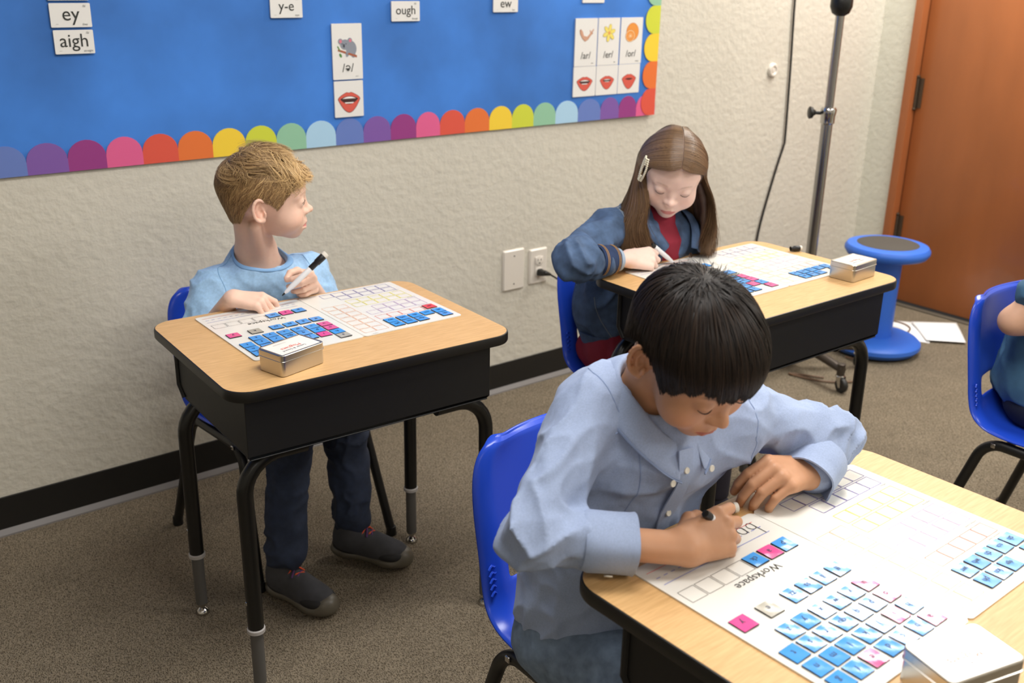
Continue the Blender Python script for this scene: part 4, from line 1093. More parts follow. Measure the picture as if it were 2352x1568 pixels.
# ---------------------------------------------------------------- boy in the light blue t-shirt
m_skinA = mat('fair_skin', srgb(224, 178, 150), 0.5, vcol='col', sss=0.10, spec=0.3)
m_hairA = hair_mat('blond_brown_hair', 0.42, 0.35)
def boy_a():
    rng = np.random.default_rng(3)
    P = thing('person', 'young blond boy in a light blue t-shirt looking away to the side, holding a marker', 'person', (0.98, -0.40, 0.0))
    P.matrix_world = Matrix.Translation((0, 0, 0)); P.location = (0, 0, 0)
    R = frame((0.893, -0.445, -0.05), (-0.02, -0.16, 0.98)); t = np.array([0.974, -0.467, 0.886]); sc = 1.05
    head = Xf(head_sdf((0.35, 0.35), mouth_open=3.6, jaw=1.03), R, t, sc)
    nb = np.array([0.972, -0.405, 0.735]); hb = t + R @ np.array([0, -0.03, -0.05]) * sc
    neck = Un([Cap(nb, hb, 0.044, 0.040), Cap(nb + (0, 0.0, -0.03), nb + (0, 0, 0.01), 0.06, 0.046), Cap(t + R @ np.array([0.05, -0.02, -0.05]) * sc, nb + (-0.0, -0.035, -0.01), 0.013, 0.012)], 0.02)
    shR, shL = np.array([0.862, -0.405, 0.675]), np.array([1.092, -0.425, 0.68])
    elR, elL = np.array([0.812, -0.44, 0.575]), np.array([1.108, -0.475, 0.585])
    wrR, wrL = np.array([0.833, -0.575, 0.702]), np.array([1.030, -0.540, 0.700])
    torso = Un([Ell((0.978, -0.40, 0.60), (0.105, 0.07, 0.13)), Cap(shR, shL, 0.035), Cap(shR, elR, 0.034, 0.028), Cap(shL, elL, 0.034, 0.028)], 0.03)
    fore = Un([Cap(elR, wrR, 0.028, 0.0195, ((0, 0, 1), 0.85)), Cap(elL, wrL, 0.028, 0.0195)], 0.0)
    hr, _, _, _ = hand_sdf([(28, 42, 22), (52, 72, 38), (55, 76, 42), (52, 72, 42)], [(0.016, 0.012, -0.008), (0.034, 0.034, -0.018), (0.037, 0.056, -0.026), (0.030, 0.074, -0.032)], sc=1, mirror=True)
    RR = frame((0.80, -0.56, -0.12), (-0.06, -0.28, 0.96)); hR = Xf(hr, RR, wrR + np.array([0.003, -0.004, 0.002]), 0.86)
    hl, _, _, _ = hand_sdf([(66, 46, 22), (72, 50, 28), (76, 54, 30), (80, 54, 34)], [(0.016, 0.012, -0.008), (0.034, 0.030, -0.024), (0.037, 0.040, -0.044), (0.030, 0.052, -0.060)], (4, 1, -3, -6))
    RL = frame((-0.22, -0.95, 0.16), (0.93, -0.2, 0.25)); hL = Xf(hl, RL, wrL + np.array([0.0, 0, 0.004]), 0.86)
    body = Un([Un([head, neck], 0.012), torso, Un([fore, hR, hL], 0.012)], 0.02)
    Vt, Q = mesh_sdf(body, (0.74, -0.72, 0.50), (1.2, -0.26, 1.01), 0.0021)
    colf = skin_color(srgb(236, 198, 178), srgb(206, 118, 116), R, t, sc, brow=srgb(170, 128, 88), brow_amt=0.5, blush=0.45)
    B = np_mesh('body', Vt, Q, m_skinA, P, colf)
    eyes(R, t, sc, B, (0.1, 0.0)); lashes(R, t, sc, B, m_lash, 0.0015, 0.0007, -0.002)
    # hair
    def zend(az):
        a = np.abs(az)
        return 0.003 * np.sin(az * 0.4) * (a < 50) + np.interp(a, [0, 25, 42, 56, 68, 80, 98, 110, 120, 150, 180], [0.046, 0.046, 0.040, 0.022, -0.004, 0.012, 0.022, -0.01, -0.038, -0.050, -0.052])
    who = (-0.1, -0.45, 0.88)
    Hf = lambda phi, th, r: r.uniform(0.0015, 0.0045) * (1.0 if th < 0.9 else 0.6)
    C0 = np.array(srgb(120, 88, 56)[:3]); C1 = np.array(srgb(222, 186, 130)[:3]); C2 = np.array(srgb(84, 60, 40)[:3])
    BACK[0] = 4.0
    cap_mesh('hair_under_layer', who, zend, 0.0015, R, t, sc, m_hairA, B, srgb(96, 72, 48))
    for k, (n, kw, nm) in enumerate([(9500, dict(root_max=1.75, length=(0.022, 0.05), jitter=0.04, swirl=-0.15, clump=0.05), 'short_hair'),
                                     (3200, dict(root_max=0.16, length=(0.038, 0.06), jitter=0.05, swirl=0.4, wav=0.2, clump=0.12, curl=0.0035, keep=lambda q: q[-1, 1] > -0.065), 'top_hair'),
                                     (1500, dict(root_max=0.16, length=(0.03, 0.055), jitter=0.08, swirl=0.5, wav=0.3, clump=0.3, curl=0.0075), 'fringe_hair')]):
        Hh = Hf if k == 0 else (lambda phi, th, r: 0.005 + 0.011 * (0.5 + 0.5 * math.sin(phi * 7 + th * 6)) + r.uniform(-0.003, 0.004))
        S_, N_ = radiating(n, ((0.0, 0.12, 1.0), who, (-0.05, 0.62, 0.80))[k], zend if k == 0 else (lambda az: zend(az) - 0.004 * (np.abs(az) < 50)), Hh, rng, **kw)
        s = np.linspace(0, 1, S_.shape[1])[None, :, None]
        front = np.clip((S_[:, :, 1:2] - 0.0) / 0.08, 0, 1) * np.clip((S_[:, :, 2:3] - 0.03) / 0.04, 0, 1)
        u = np.clip(rng.normal(0.35, 0.22, (n, 1, 1)) + 0.5 * front + 0.15 * (k == 2) + 0.12 * s * (k + 1) - 0.1, 0, 1)
        dk = (rng.random((n, 1, 1)) < 0.35) * 0.5 * (1 - front)
        Cc = (C0 * (1 - u) + C1 * u) * (1 - dk) + C2 * dk
        W_ = to_world(S_, R, t, sc).reshape(S_.shape); Nw = N_ @ R.T
        ribbons(nm, W_, Nw, rng.uniform(0.0007, 0.0013, n), Cc, m_hairA, B)
    BACK[0] = 2.2
    # t-shirt
    m_tee = mat('light_blue_jersey', srgb(158, 196, 232), 0.85, noise=(160, 4, 0.10), bump=(900, 0.15, 0.0006), sheen=0.2)
    m_rib = mat('collar_rib', srgb(132, 176, 222), 0.85, bump=(700, 0.2, 0.0006))
    tee = Un([Ell((0.978, -0.385, 0.56), (0.128, 0.095, 0.17)), Cap(shR + (0.035, 0, -0.03), shL + (-0.035, 0, -0.03), 0.066, 0.066, ((0, 1, 0), 0.95)), Ell((0.975, -0.40, 0.45), (0.125, 0.095, 0.10)),
              Cap(nb + (0, 0.0, -0.035), nb + (0, 0.01, -0.01), 0.085, 0.055)], 0.045)
    slv = Un([Cap(shR, elR + (0, 0, 0.0), 0.050, 0.049), Cap(elR, elR * 0.75 + wrR * 0.25 - (0, 0, 0.02), 0.049, 0.042), Cap(shL, elL, 0.048, 0.046), Cap(elL, elL * 0.7 + wrL * 0.3 - (0, 0, 0.02), 0.046, 0.040)], 0.015)
    tee = Un([tee, slv], 0.022)
    nax = np.array([0.03, -0.42, 0.90]); nc = nb + np.array([0.002, -0.014, -0.004])
    tee = Sub(tee, Cap(nc - nax * 0.05, nc + nax * 0.12, 0.056, 0.072), 0.004)
    def f(Pp):
        a = folds(Pp, (0.25, 0.1, 1), 5, 26, 1.0) * 0.5 + folds(Pp, (-0.5, -0.2, 0.7), 6, 34, 4.0) * 0.5
        arm = np.clip(near(Pp, elR, 0.08) + near(Pp, elL, 0.09) + near(Pp, shR, 0.05) * 0.7 + near(Pp, shL, 0.06), 0, 1)
        return -(a - 0.45) * (0.010 + 0.010 * arm) * (1 - 0.9 * near(Pp, nc, 0.085))
    tee = Disp(tee, f, 0.012)
    Vt, Q = mesh_sdf(tee, (0.72, -0.58, 0.37), (1.24, -0.24, 0.80), 0.0034, margin=0.02)
    np_mesh('t_shirt', Vt, Q, m_tee, P)
    # ribbed neck band lying on the shirt round the opening
    fr = frame((0.02, -1, -0.3), nax); rows = []
    for k in range(48):
        a = 2 * PI * k / 48; row = []
        for q_, lift in ((0.93, -0.004), (0.97, 0.0022), (1.10, 0.0026), (1.24, 0.0018)):
            o_ = nc + (fr[:, 0] * math.cos(a) * 0.0615 + fr[:, 1] * math.sin(a) * 0.0655) * q_
            q, g_ = snap(tee, o_ + nax * 0.012); row.append(q + nax * lift)
        rows.append(row)
    Rw = np.array(rows)
    for _ in range(3): Rw = (np.roll(Rw, 1, 0) + 2 * Rw + np.roll(Rw, -1, 0)) / 4
    Rw[:, 0] = Rw[:, 1] - nax * 0.006
    bm = bmesh.new(); g = [[bm.verts.new(p) for p in r] for r in Rw]
    for i in range(48):
        for j in range(3): bm.faces.new((g[i][j], g[(i + 1) % 48][j], g[(i + 1) % 48][j + 1], g[i][j + 1]))
    bmesh.ops.recalc_face_normals(bm, faces=bm.faces)
    o = from_bm('neck_band', bm, m_rib, P, angle=70); md = o.modifiers.new('s', 'SOLIDIFY'); md.thickness = 0.002; md.offset = 0
    md = o.modifiers.new('b', 'SUBSURF'); md.levels = 1; md.render_levels = 1
    m_sm = mat('jersey_seam', srgb(122, 164, 204), 0.85)
    seam(tee, [(0.905, -0.39, 0.77), (0.868, -0.43, 0.735), (0.862, -0.475, 0.70), (0.868, -0.50, 0.65), (0.872, -0.50, 0.60)], (0.3, 0.8, -0.4), m_sm, P, 0.0009)
    seam(tee, [(1.06, -0.41, 0.77), (1.075, -0.46, 0.72), (1.072, -0.50, 0.66), (1.07, -0.51, 0.60)], (0.1, 0.9, -0.3), m_sm, P, 0.0009)
    # jeans
    m_jean = mat('dark_denim', srgb(34, 44, 66), 0.85, noise=(60, 3, 0.2), bump=(900, 0.2, 0.0006))
    hipR, hipL = np.array([0.925, -0.37, 0.435]), np.array([1.035, -0.37, 0.435])
    knR, knL = np.array([0.935, -0.60, 0.385]), np.array([1.098, -0.56, 0.375])
    anR, anL = np.array([0.872, -0.672, 0.115]), np.array([1.072, -0.632, 0.118])
    j = Un([Un([Cap(hipR, hipL, 0.075), Cap(hipR, knR, 0.068, 0.055)], 0.03), Un([Cap(hipL, knL, 0.070, 0.058), Cap(knL, anL, 0.055, 0.044)], 0.02), Cap(knR, anR, 0.050, 0.044)], 0.02)
    j = Cut(j, Pln((0, 0, 0.085), (0, 0, -1)))
    def fj(Pp): 
        kk = np.clip(near(Pp, knR, 0.10) + near(Pp, knL, 0.10) + near(Pp, anR, 0.07) + near(Pp, anL, 0.07), 0, 1)
        return -(folds(Pp, (1, 0.6, 0.15), 5, 36, 2.0, 2.2) - 0.40) * (0.005 + 0.013 * kk)
    j = Disp(j, fj, 0.012)
    Vt, Q = mesh_sdf(j, (0.76, -0.76, 0.07), (1.22, -0.24, 0.53), 0.0042, margin=0.02)
    np_mesh('jeans', Vt, Q, m_jean, P)
    # shoes
    m_shoe = mat('charcoal_suede', srgb(66, 66, 70), 0.9, noise=(40, 3, 0.15)); m_sole = mat('grey_brown_rubber', srgb(92, 86, 74), 0.4)
    m_trim = mat('shoe_black', srgb(28, 28, 32), 0.6); m_lace = mat('orange_lace', srgb(226, 88, 48), 0.6); m_lace2 = mat('purple_lace', srgb(92, 52, 110), 0.6)
    def shoe(ank, fdir, pitch, z0):
        fd = Vector((fdir[0], fdir[1], math.tan(pitch))).normalized()
        fr_ = frame(fd, (0, 0, 1)); o = Vector((ank[0], ank[1], z0))
        s = bpy.data.objects.new('shoe', None); COL.objects.link(s); s.parent = P; s.empty_display_size = 0.05
        s.matrix_world = Matrix.Translation(o) @ Matrix(fr_.tolist()).to_4x4()
        def mk(nd, lo, hi, nm, mm, h=0.003):
            Vt, Q = mesh_sdf(nd, lo, hi, h, margin=0.02); return np_mesh(nm, Vt, Q, mm, s)
        up = Un([Ell((0, 0.095, 0.030), (0.036, 0.052, 0.030)), Ell((0, 0.04, 0.038), (0.033, 0.06, 0.038)), Ell((0, -0.012, 0.045), (0.031, 0.036, 0.048)), Cap((0, 0.0, 0.05), (0, -0.004, 0.088), 0.034, 0.034)], 0.02)
        up = Cut(up, Pln((0, 0, 0.012), (0, 0, -1)))
        mk(up, (-0.06, -0.07, 0), (0.06, 0.17, 0.14), 'upper', m_shoe)
        so = Un([Ell((0, 0.102, 0.014), (0.040, 0.054, 0.018)), Ell((0, -0.012, 0.014), (0.034, 0.042, 0.018)), Cap((0, 0.0, 0.014), (0, 0.1, 0.014), 0.031, 0.034, ((0, 0, 1), 0.5)), Ell((0, 0.128, 0.026), (0.030, 0.028, 0.022))], 0.012)
        so = Cut(so, Pln((0, 0, 0.0), (0, 0, -1)))
        mk(so, (-0.06, -0.07, -0.01), (0.06, 0.18, 0.08), 'sole', m_sole)
        tr = Sub(Un([Ell((0, 0.10, 0.029), (0.0382, 0.052, 0.024)), Ell((0, 0.0, 0.03), (0.0345, 0.05, 0.024))], 0.02), Cap((0, -0.1, 0.06), (0, 0.2, 0.062), 0.026, 0.026), 0.006)
        mk(tr, (-0.06, -0.07, 0), (0.06, 0.17, 0.08), 'trim', m_trim)
        bm = bmesh.new(); bm2 = bmesh.new()
        for k in range(4):
            y = 0.035 + 0.013 * k; z = 0.083 - 0.0085 * k
            for sg in (-1, 1):
                tube([(sg * 0.020, y - 0.004, z - 0.012), (sg * 0.008, y, z), (-sg * 0.008, y + 0.006, z - 0.001), (-sg * 0.020, y + 0.010, z - 0.014)], 0.0022, 6, bm if sg > 0 else bm2)
        from_bm('orange_lace', bm, m_lace, s); from_bm('purple_lace', bm2, m_lace2, s)
    shoe((0.868, -0.668), (0.30, -0.95), 0.0, 0.002)
    shoe((1.066, -0.628), (0.62, -0.78), -0.06, 0.014)
    # the marker in his hand
    marker('marker', 'white marker with black cap held up by the blond boy', (0.9285, -0.618, 0.702), (1.030, -0.632, 0.782))
    rebase(P, (0.98, -0.38, 0))
boy_a()
# ---------------------------------------------------------------- dark-haired boy in the collared shirt, in front
m_skinB = mat('tan_skin', srgb(200, 148, 112), 0.48, vcol='col', sss=0.08, spec=0.35)
m_hairB = hair_mat('black_hair', 0.46, 0.2)
def boy_b():
    rng = np.random.default_rng(5)
    P = thing('person', 'dark-haired boy in a pale blue collared shirt bent over his desk, writing', 'person', (0, 0, 0))
    R = frame((-0.08, -0.812, -0.575), (-0.107, -0.57, 0.815)); t = np.array([0.920, -1.784, 0.931]); sc = 0.98; hs = 0.99
    head = Xf(head_sdf((0.02, 0.02), jaw=0.98, cheek=1.05, nose=0.4), R, t, sc)
    nb = np.array([0.935, -1.700, 0.825]); hb = t + R @ np.array([0, -0.03, -0.045]) * sc
    neck = Un([Cap(nb, hb, 0.046, 0.044), Cap(nb + (0, 0.0, -0.03), nb, 0.052, 0.046)], 0.02)
    shR, shL = np.array([0.862, -1.668, 0.826]), np.array([1.072, -1.738, 0.795])
    elR, elL = np.array([0.692, -1.745, 0.734]), np.array([1.214, -1.806, 0.738])
    wrR, wrL = np.array([0.851, -1.855, 0.712]), np.array([1.135, -1.826, 0.713])
    torso = Un([Ell((0.94, -1.67, 0.68), (0.09, 0.055, 0.12)), Cap(shR + (0.02, 0, -0.01), shL + (-0.02, 0, -0.01), 0.024), Cap(shR, elR, 0.022, 0.020), Cap(shL, elL, 0.022, 0.020)], 0.03)
    fore = Un([Cap(elR, wrR, 0.022, 0.0235, ((0, 0, 1), 0.85)), Cap(elL, wrL, 0.022, 0.0235, ((0, 0, 1), 0.85))], 0.0)
    hr, tr_, jr, _ = hand_sdf([(28, 88, 30), (38, 90, 32), (50, 88, 34), (62, 80, 38)], [(0.016, 0.012, -0.010), (0.032, 0.036, -0.024), (0.034, 0.056, -0.036), (0.027, 0.070, -0.046)], mirror=True)
    RR = frame((0.93, -0.16, 0.06), (-0.20, -0.66, 0.72)); hR = Xf(hr, RR, wrR + np.array([0.002, 0.0, 0.004]), 0.97)
    hl, _, _, _ = hand_sdf([(46, 38, 20), (50, 40, 22), (52, 42, 24), (52, 42, 26)], [(0.016, 0.012, -0.010), (0.030, 0.036, -0.028), (0.030, 0.058, -0.038), (0.022, 0.076, -0.046)], (2, 0, -1, -3))
    RL = frame((-0.97, -0.02, 0.22), (0.10, -0.42, 0.90)); hL = Xf(hl, RL, wrL + np.array([-0.004, 0.002, 0.008]), 0.97)
    body = Un([Un([head, neck], 0.012), torso, Un([fore, hR, hL], 0.012)], 0.02)
    Vt, Q = mesh_sdf(body, (0.62, -1.98, 0.60), (1.30, -1.56, 1.06), 0.0018)
    colf = skin_color(srgb(196, 146, 112), srgb(176, 98, 86), R, t, sc, brow=srgb(60, 42, 32), brow_amt=0.6, blush=0.35)
    B = np_mesh('body', Vt, Q, m_skinB, P, colf)
    m_lashB = mat('lash_black', srgb(38, 26, 20), 0.6)
    lashes(R, t, sc, B, m_lashB, -0.0045, 0.0009, 0.003)
    # finger nails on the hand that holds the cap and the writing hand are left as skin relief; hair
    def zend(az):
        a = np.abs(az)
        return np.interp(a, [0, 20, 36, 46, 54, 62, 72, 84, 100, 112, 125, 150, 180], [0.026, 0.026, 0.030, 0.020, 0.002, -0.010, 0.008, 0.020, 0.018, 0.0, -0.022, -0.042, -0.046]) + (0.0035 * np.sin(az * 0.55) + 0.003 * np.sin(az * 0.23 + 1)) * (a < 60)
    who = (0.0, -0.42, 0.90)
    C0 = np.array(srgb(24, 19, 17)[:3]); C1 = np.array(srgb(46, 35, 28)[:3])
    cap_mesh('hair_under_layer', who, zend, 0.0035, R, t, sc * hs, m_hairB, B, srgb(24, 19, 17), 0.007)
    n = 10500
    S_, N_ = radiating(n, who, zend, lambda p, th, r: r.uniform(0.004, 0.0095), rng, root_max=1.5, length=(0.07, 0.165), jitter=0.035, swirl=0.12, clump=0.02, npts=13)
    u = np.clip(rng.normal(0.3, 0.3, (n, 1)), 0, 1); Cc = C0 * (1 - u) + C1 * u
    W_ = to_world(S_, R, t, sc * hs).reshape(S_.shape)
    ribbons('straight_hair', W_, N_ @ R.T, rng.uniform(0.0012, 0.0024, n), Cc, m_hairB, B, tip=0.12)
    n = 160     # the few hairs that stand up at the whorl
    S_, N_ = radiating(n, who, zend, lambda p, th, r: 0.008 + r.uniform(0, 0.016), rng, root_max=0.06, length=(0.015, 0.035), jitter=0.1, npts=8)
    W_ = to_world(S_, R, t, sc * hs).reshape(S_.shape)
    ribbons('crown_hair', W_, N_ @ R.T, np.full(n, 0.0009), np.tile(C0, (n, 1)), m_hairB, B, tip=0.1)
    # shirt
    m_ox = mat('pale_blue_oxford', srgb(154, 170, 202), 0.85, noise=(420, 3, 0.07), bump=[(1100, 0.12, 0.0005), (26, 0.35, 0.006, (1, 1, 0.45))], sheen=0.1)
    m_seam = mat('oxford_seam', srgb(140, 158, 194), 0.85)
    m_btn = mat('pearl_button', srgb(222, 218, 206), 0.3)
    cuR, cuL = wrR + (elR - wrR) * 0.46, wrL + (elL - wrL) * 0.20
    tor = Un([Ell((0.945, -1.665, 0.715), (0.125, 0.088, 0.125)), Ell((0.935, -1.635, 0.585), (0.128, 0.105, 0.14)), Ell((0.945, -1.62, 0.49), (0.138, 0.110, 0.085)),
              Cap(shR + (0.03, -0.0, -0.015), shL + (-0.03, 0, -0.015), 0.062, 0.060), Cap(nb + (0, 0.005, -0.04), nb + (0, 0.0, -0.012), 0.085, 0.062)], 0.05)
    slR = Un([Cap(shR, elR + (0.006, 0, 0.002), 0.046, 0.034), Cap(elR + (0.006, 0, 0), cuR, 0.035, 0.031, ((0, 0, 1), 0.92))], 0.016)
    slL = Un([Cap(shL, elL, 0.046, 0.034), Cap(elL, cuL, 0.035, 0.033, ((0, 0, 1), 0.92))], 0.016)
    sh = Un([tor, slR, slL], 0.024)
    sh = Sub(sh, Cap(nb, nb + np.array([-0.01, -0.35, 0.93]) * 0.12, 0.053, 0.060), 0.006)
    sh = Cut(sh, Pln((0, 0, 0.452), (0.1, 0.1, -1)))
    aR = (elR - shR) / np.linalg.norm(elR - shR); fR = (cuR - elR) / np.linalg.norm(cuR - elR); aL = (elL - shL) / np.linalg.norm(elL - shL); fL = (cuL - elL) / np.linalg.norm(cuL - elL)
    def f(Pp):
        bR = np.clip(near(Pp, elR, 0.10), 0, 1); bL = np.clip(near(Pp, elL, 0.10), 0, 1)
        sR = np.clip(near(Pp, shR, 0.08) + near(Pp, shL, 0.09), 0, 1)
        bod = folds(Pp, (0.35, 0.1, 1), 3.5, 16, 3.0, 2.4) * 0.55 + folds(Pp, (0.8, 0.3, -0.6), 4, 24, 9.0, 2.2) * 0.45
        arm = folds(Pp, (0.55, 0.75, 0.35), 3.5, 25, 5.0, 2.6) * 0.6 + folds(Pp, (0.7, -0.2, 0.5), 5, 36, 12.0, 2.2) * 0.4
        m = np.clip(bR + bL + sR * 0.5, 0, 1)
        d = bod * (1 - m) + arm * m
        fine = folds(Pp, (0.6, 0.3, 0.4), 30, 90, 2.0) - 0.4
        return -(d - 0.30) * (0.015 + 0.012 * m) * (1 - 0.8 * near(Pp, nb, 0.07)) * (1 - 0.75 * near(Pp, cuR, 0.035) - 0.75 * near(Pp, cuL, 0.035)) - fine * 0.0012
    sh = Disp(sh, f, 0.024)
    Vt, Q = mesh_sdf(sh, (0.60, -1.92, 0.42), (1.32, -1.48, 0.92), 0.0030, margin=0.02)
    np_mesh('shirt', Vt, Q, m_ox, P)
    for pts_, vw in (([(0.865, -1.66, 0.89), (0.86, -1.70, 0.86), (0.862, -1.75, 0.81), (0.868, -1.76, 0.75), (0.86, -1.74, 0.70)], (0.25, 0.75, -0.6)),
                     ([(1.055, -1.72, 0.87), (1.05, -1.78, 0.83), (1.045, -1.82, 0.78), (1.05, -1.80, 0.73)], (0.2, 0.8, -0.55)),
                     ([(0.905, -1.70, 0.87), (0.885, -1.73, 0.845), (0.865, -1.74, 0.83), (0.845, -1.74, 0.82)], (0.2, 0.6, -0.8))):
        seam(sh, pts_, vw, m_seam, P, 0.0010)
    # cuffs: short hollow sleeves with a hem
    def cuff(c0, ax, r0, ln, nm, bdir):
        ax = ax / np.linalg.norm(ax); fr = frame(ax, (0, 0, 1))
        def ring(d, r, wv=0.0): return [tuple(c0 + ax * d + (fr[:, 0] * math.cos(2 * PI * k / 40) + fr[:, 2] * math.sin(2 * PI * k / 40) * 0.92) * (r + wv * math.sin(6 * PI * k / 40 + 1) + wv * 0.6 * math.sin(10 * PI * k / 40))) for k in range(40)]
        bm = loft([ring(-0.012, r0 - 0.002), ring(-0.004, r0 + 0.002, 0.0005), ring(ln * 0.5, r0 + 0.0015, 0.001), ring(ln - 0.005, r0 + 0.002, 0.0016), ring(ln, r0 + 0.003, 0.0018), ring(ln + 0.0006, r0 + 0.0005, 0.0018), ring(ln - 0.004, r0 - 0.001, 0.0016), ring(ln * 0.4, r0 - 0.006)], caps=False)
        from_bm(nm, bm, m_ox, P, angle=60)
        b0 = c0 + ax * ln * 0.45 + (fr[:, 0] * bdir[0] + fr[:, 2] * bdir[1] * 0.92) * (r0 + 0.0035)
        nrm_ = Vector(((fr[:, 0] * bdir[0] + fr[:, 2] * bdir[1])).tolist())
        o = from_bm('button', lathe([(0.0, -0.0005), (0.0052, -0.0005), (0.0056, 0.0006), (0.005, 0.0016), (0.0035, 0.0012), (0.0001, 0.0012)], 18), m_btn, P, loc=Vector(b0.tolist()))
        o.rotation_euler = nrm_.to_track_quat('Z', 'Y').to_euler()
    cuff(cuR - (wrR - elR) * 0.14, wrR - elR, 0.0385, 0.052, 'cuff', (0.55, -0.83))
    cuff(cuL - (wrL - elL) * 0.20, wrL - elL, 0.0415, 0.046, 'cuff', (-0.75, -0.4))
    # collar: stand and fall, laid round the neck frame
    N0 = nb + np.array([-0.002, -0.012, 0.010]); fr = frame((-0.02, -0.92, -0.38), (-0.02, -0.38, 0.92))
    def cp(a, r, h, fwd=0.0): 
        d = fr[:, 0] * math.sin(a) * r * 0.95 + fr[:, 1] * math.cos(a) * r * 1.05
        return N0 + d + fr[:, 2] * h + fr[:, 1] * fwd
    bm = bmesh.new(); rows = []
    A = np.radians(np.linspace(14, 346, 61))
    for a in A:
        c_ = math.cos(a); fnt = max(0.0, c_)           # 1 at the throat
        h_top = 0.034 - 0.040 * fnt ** 2; r_top = 0.056 + 0.004 * fnt
        edge = max(0, 1 - min(a, 2 * PI - a) / math.radians(42))
        rows.append([cp(a, r_top - 0.003, h_top - 0.03), cp(a, r_top, h_top), cp(a, r_top + 0.006, h_top + 0.0015), cp(a, r_top + 0.014, h_top - 0.010), cp(a, r_top + 0.025, h_top - 0.022 - 0.002 * fnt, 0.005 * edge),
                     cp(a, r_top + 0.031 + 0.002 * fnt, h_top - 0.033 - 0.008 * edge, 0.014 * edge)])
    g = [[bm.verts.new(p) for p in r] for r in rows]
    for i in range(len(g) - 1):
        for j in range(5): bm.faces.new((g[i][j], g[i + 1][j], g[i + 1][j + 1], g[i][j + 1]))
    bmesh.ops.recalc_face_normals(bm, faces=bm.faces)
    o = from_bm('collar', bm, m_ox, P, angle=80)
    md = o.modifiers.new('s', 'SOLIDIFY'); md.thickness = 0.0022; md.offset = 0
    md = o.modifiers.new('b', 'SUBSURF'); md.levels = 1; md.render_levels = 1
    from_bm('collar_stitch', tube([Vector((r[5] * 0.82 + r[4] * 0.18 + (r[5] - N0) / np.linalg.norm(r[5] - N0) * 0.0016).tolist()) for r in rows], 0.0007, 5), m_seam, P)
    from_bm('collar_fold', tube([Vector((r[5] + (r[5] - N0) / np.linalg.norm(r[5] - N0) * 0.0004).tolist()) for r in rows], 0.0013, 6), m_seam, P)
    for sg in (1, -1):
        q = cp(math.radians(24 * sg), 0.093, -0.040, 0.012)
        o = from_bm('button', lathe([(0.0, -0.0005), (0.0045, -0.0005), (0.0048, 0.0006), (0.0042, 0.0014), (0.003, 0.001), (0.0001, 0.001)], 18), m_btn, P, loc=Vector(q.tolist()))
        o.rotation_euler = Vector((fr[:, 1] * 0.85 + fr[:, 2] * 0.5).tolist()).to_track_quat('Z', 'Y').to_euler()
    # placket strip down the chest with buttons
    pts, nr = [], []
    for k in range(22):
        z = 0.80 - 0.33 * k / 21; x = 0.915 + 0.010 * math.sin(k * 0.6); 
        q, _g = snap(Disp(tor, f, 0.024), (x, -1.80, z)); pts.append(np.array(q, float))
    pts = np.array(pts)
    for _ in range(3): pts[1:-1] = (pts[:-2] + 2 * pts[1:-1] + pts[2:]) / 4
    loft_band([p + np.array([0, -0.0008, 0.0004]) for p in pts], [(0, -1, 0.25)] * len(pts), 0.026, 0.0022, 'placket', m_ox, P)
    for k in (2, 7, 12, 17):
        o = from_bm('button', lathe([(0.0, -0.0005), (0.0044, -0.0005), (0.0046, 0.0006), (0.0042, 0.0016), (0.003, 0.0012), (0.0001, 0.0012)], 18), m_btn, P, loc=Vector((pts[k] + np.array([0, -0.0034, 0.001])).tolist()))
        o.rotation_euler = Vector((0, -1, 0.25)).to_track_quat('Z', 'Y').to_euler()
    # jeans
    m_jeanB = mat('washed_denim', srgb(112, 130, 152), 0.85, noise=(70, 4, 0.22), bump=(900, 0.2, 0.0006))
    j = Un([Cap((0.875, -1.62, 0.445), (1.005, -1.62, 0.445), 0.078), Cap((0.872, -1.63, 0.445), (0.865, -1.90, 0.445), 0.070, 0.058), Cap((1.01, -1.63, 0.445), (1.03, -1.90, 0.445), 0.070, 0.058)], 0.02)
    j2 = Un([Cap((0.865, -1.90, 0.435), (0.86, -1.93, 0.11), 0.054, 0.045), Cap((1.03, -1.90, 0.435), (1.05, -1.93, 0.11), 0.054, 0.045)], 0)
    j = Cut(Un([j, j2], 0.015), Pln((0, 0, 0.09), (0, 0, -1)))
    j = Disp(j, lambda Pp: -(folds(Pp, (1, 0.2, 0.2), 7, 34, 2.0) - 0.45) * 0.007, 0.007)
    Vt, Q = mesh_sdf(j, (0.76, -2.02, 0.07), (1.14, -1.50, 0.56), 0.005, margin=0.02)
    np_mesh('jeans', Vt, Q, m_jeanB, P)
    for x in (0.86, 1.05):
        sh_ = Un([Ell((x, -2.0, 0.035), (0.038, 0.055, 0.034)), Ell((x, -1.93, 0.045), (0.034, 0.045, 0.045))], 0.03)
        Vt, Q = mesh_sdf(Cut(sh_, Pln((0, 0, 0.002), (0, 0, -1))), (x - 0.06, -2.08, 0), (x + 0.06, -1.86, 0.11), 0.005)
        np_mesh('shoe', Vt, Q, mat('sneaker', srgb(60, 62, 70), 0.8), P)
    marker('marker', 'marker in the writing hand of the dark-haired boy', (0.955, -1.855, 0.6835), (0.888, -1.852, 0.747), capped_end=False)
    marker_cap('black marker cap pinched in the other hand of the dark-haired boy', (0.991, -1.793, 0.6905), (1.014, -1.803, 0.6915))
    rebase(P, (0.95, -1.62, 0))
boy_b()
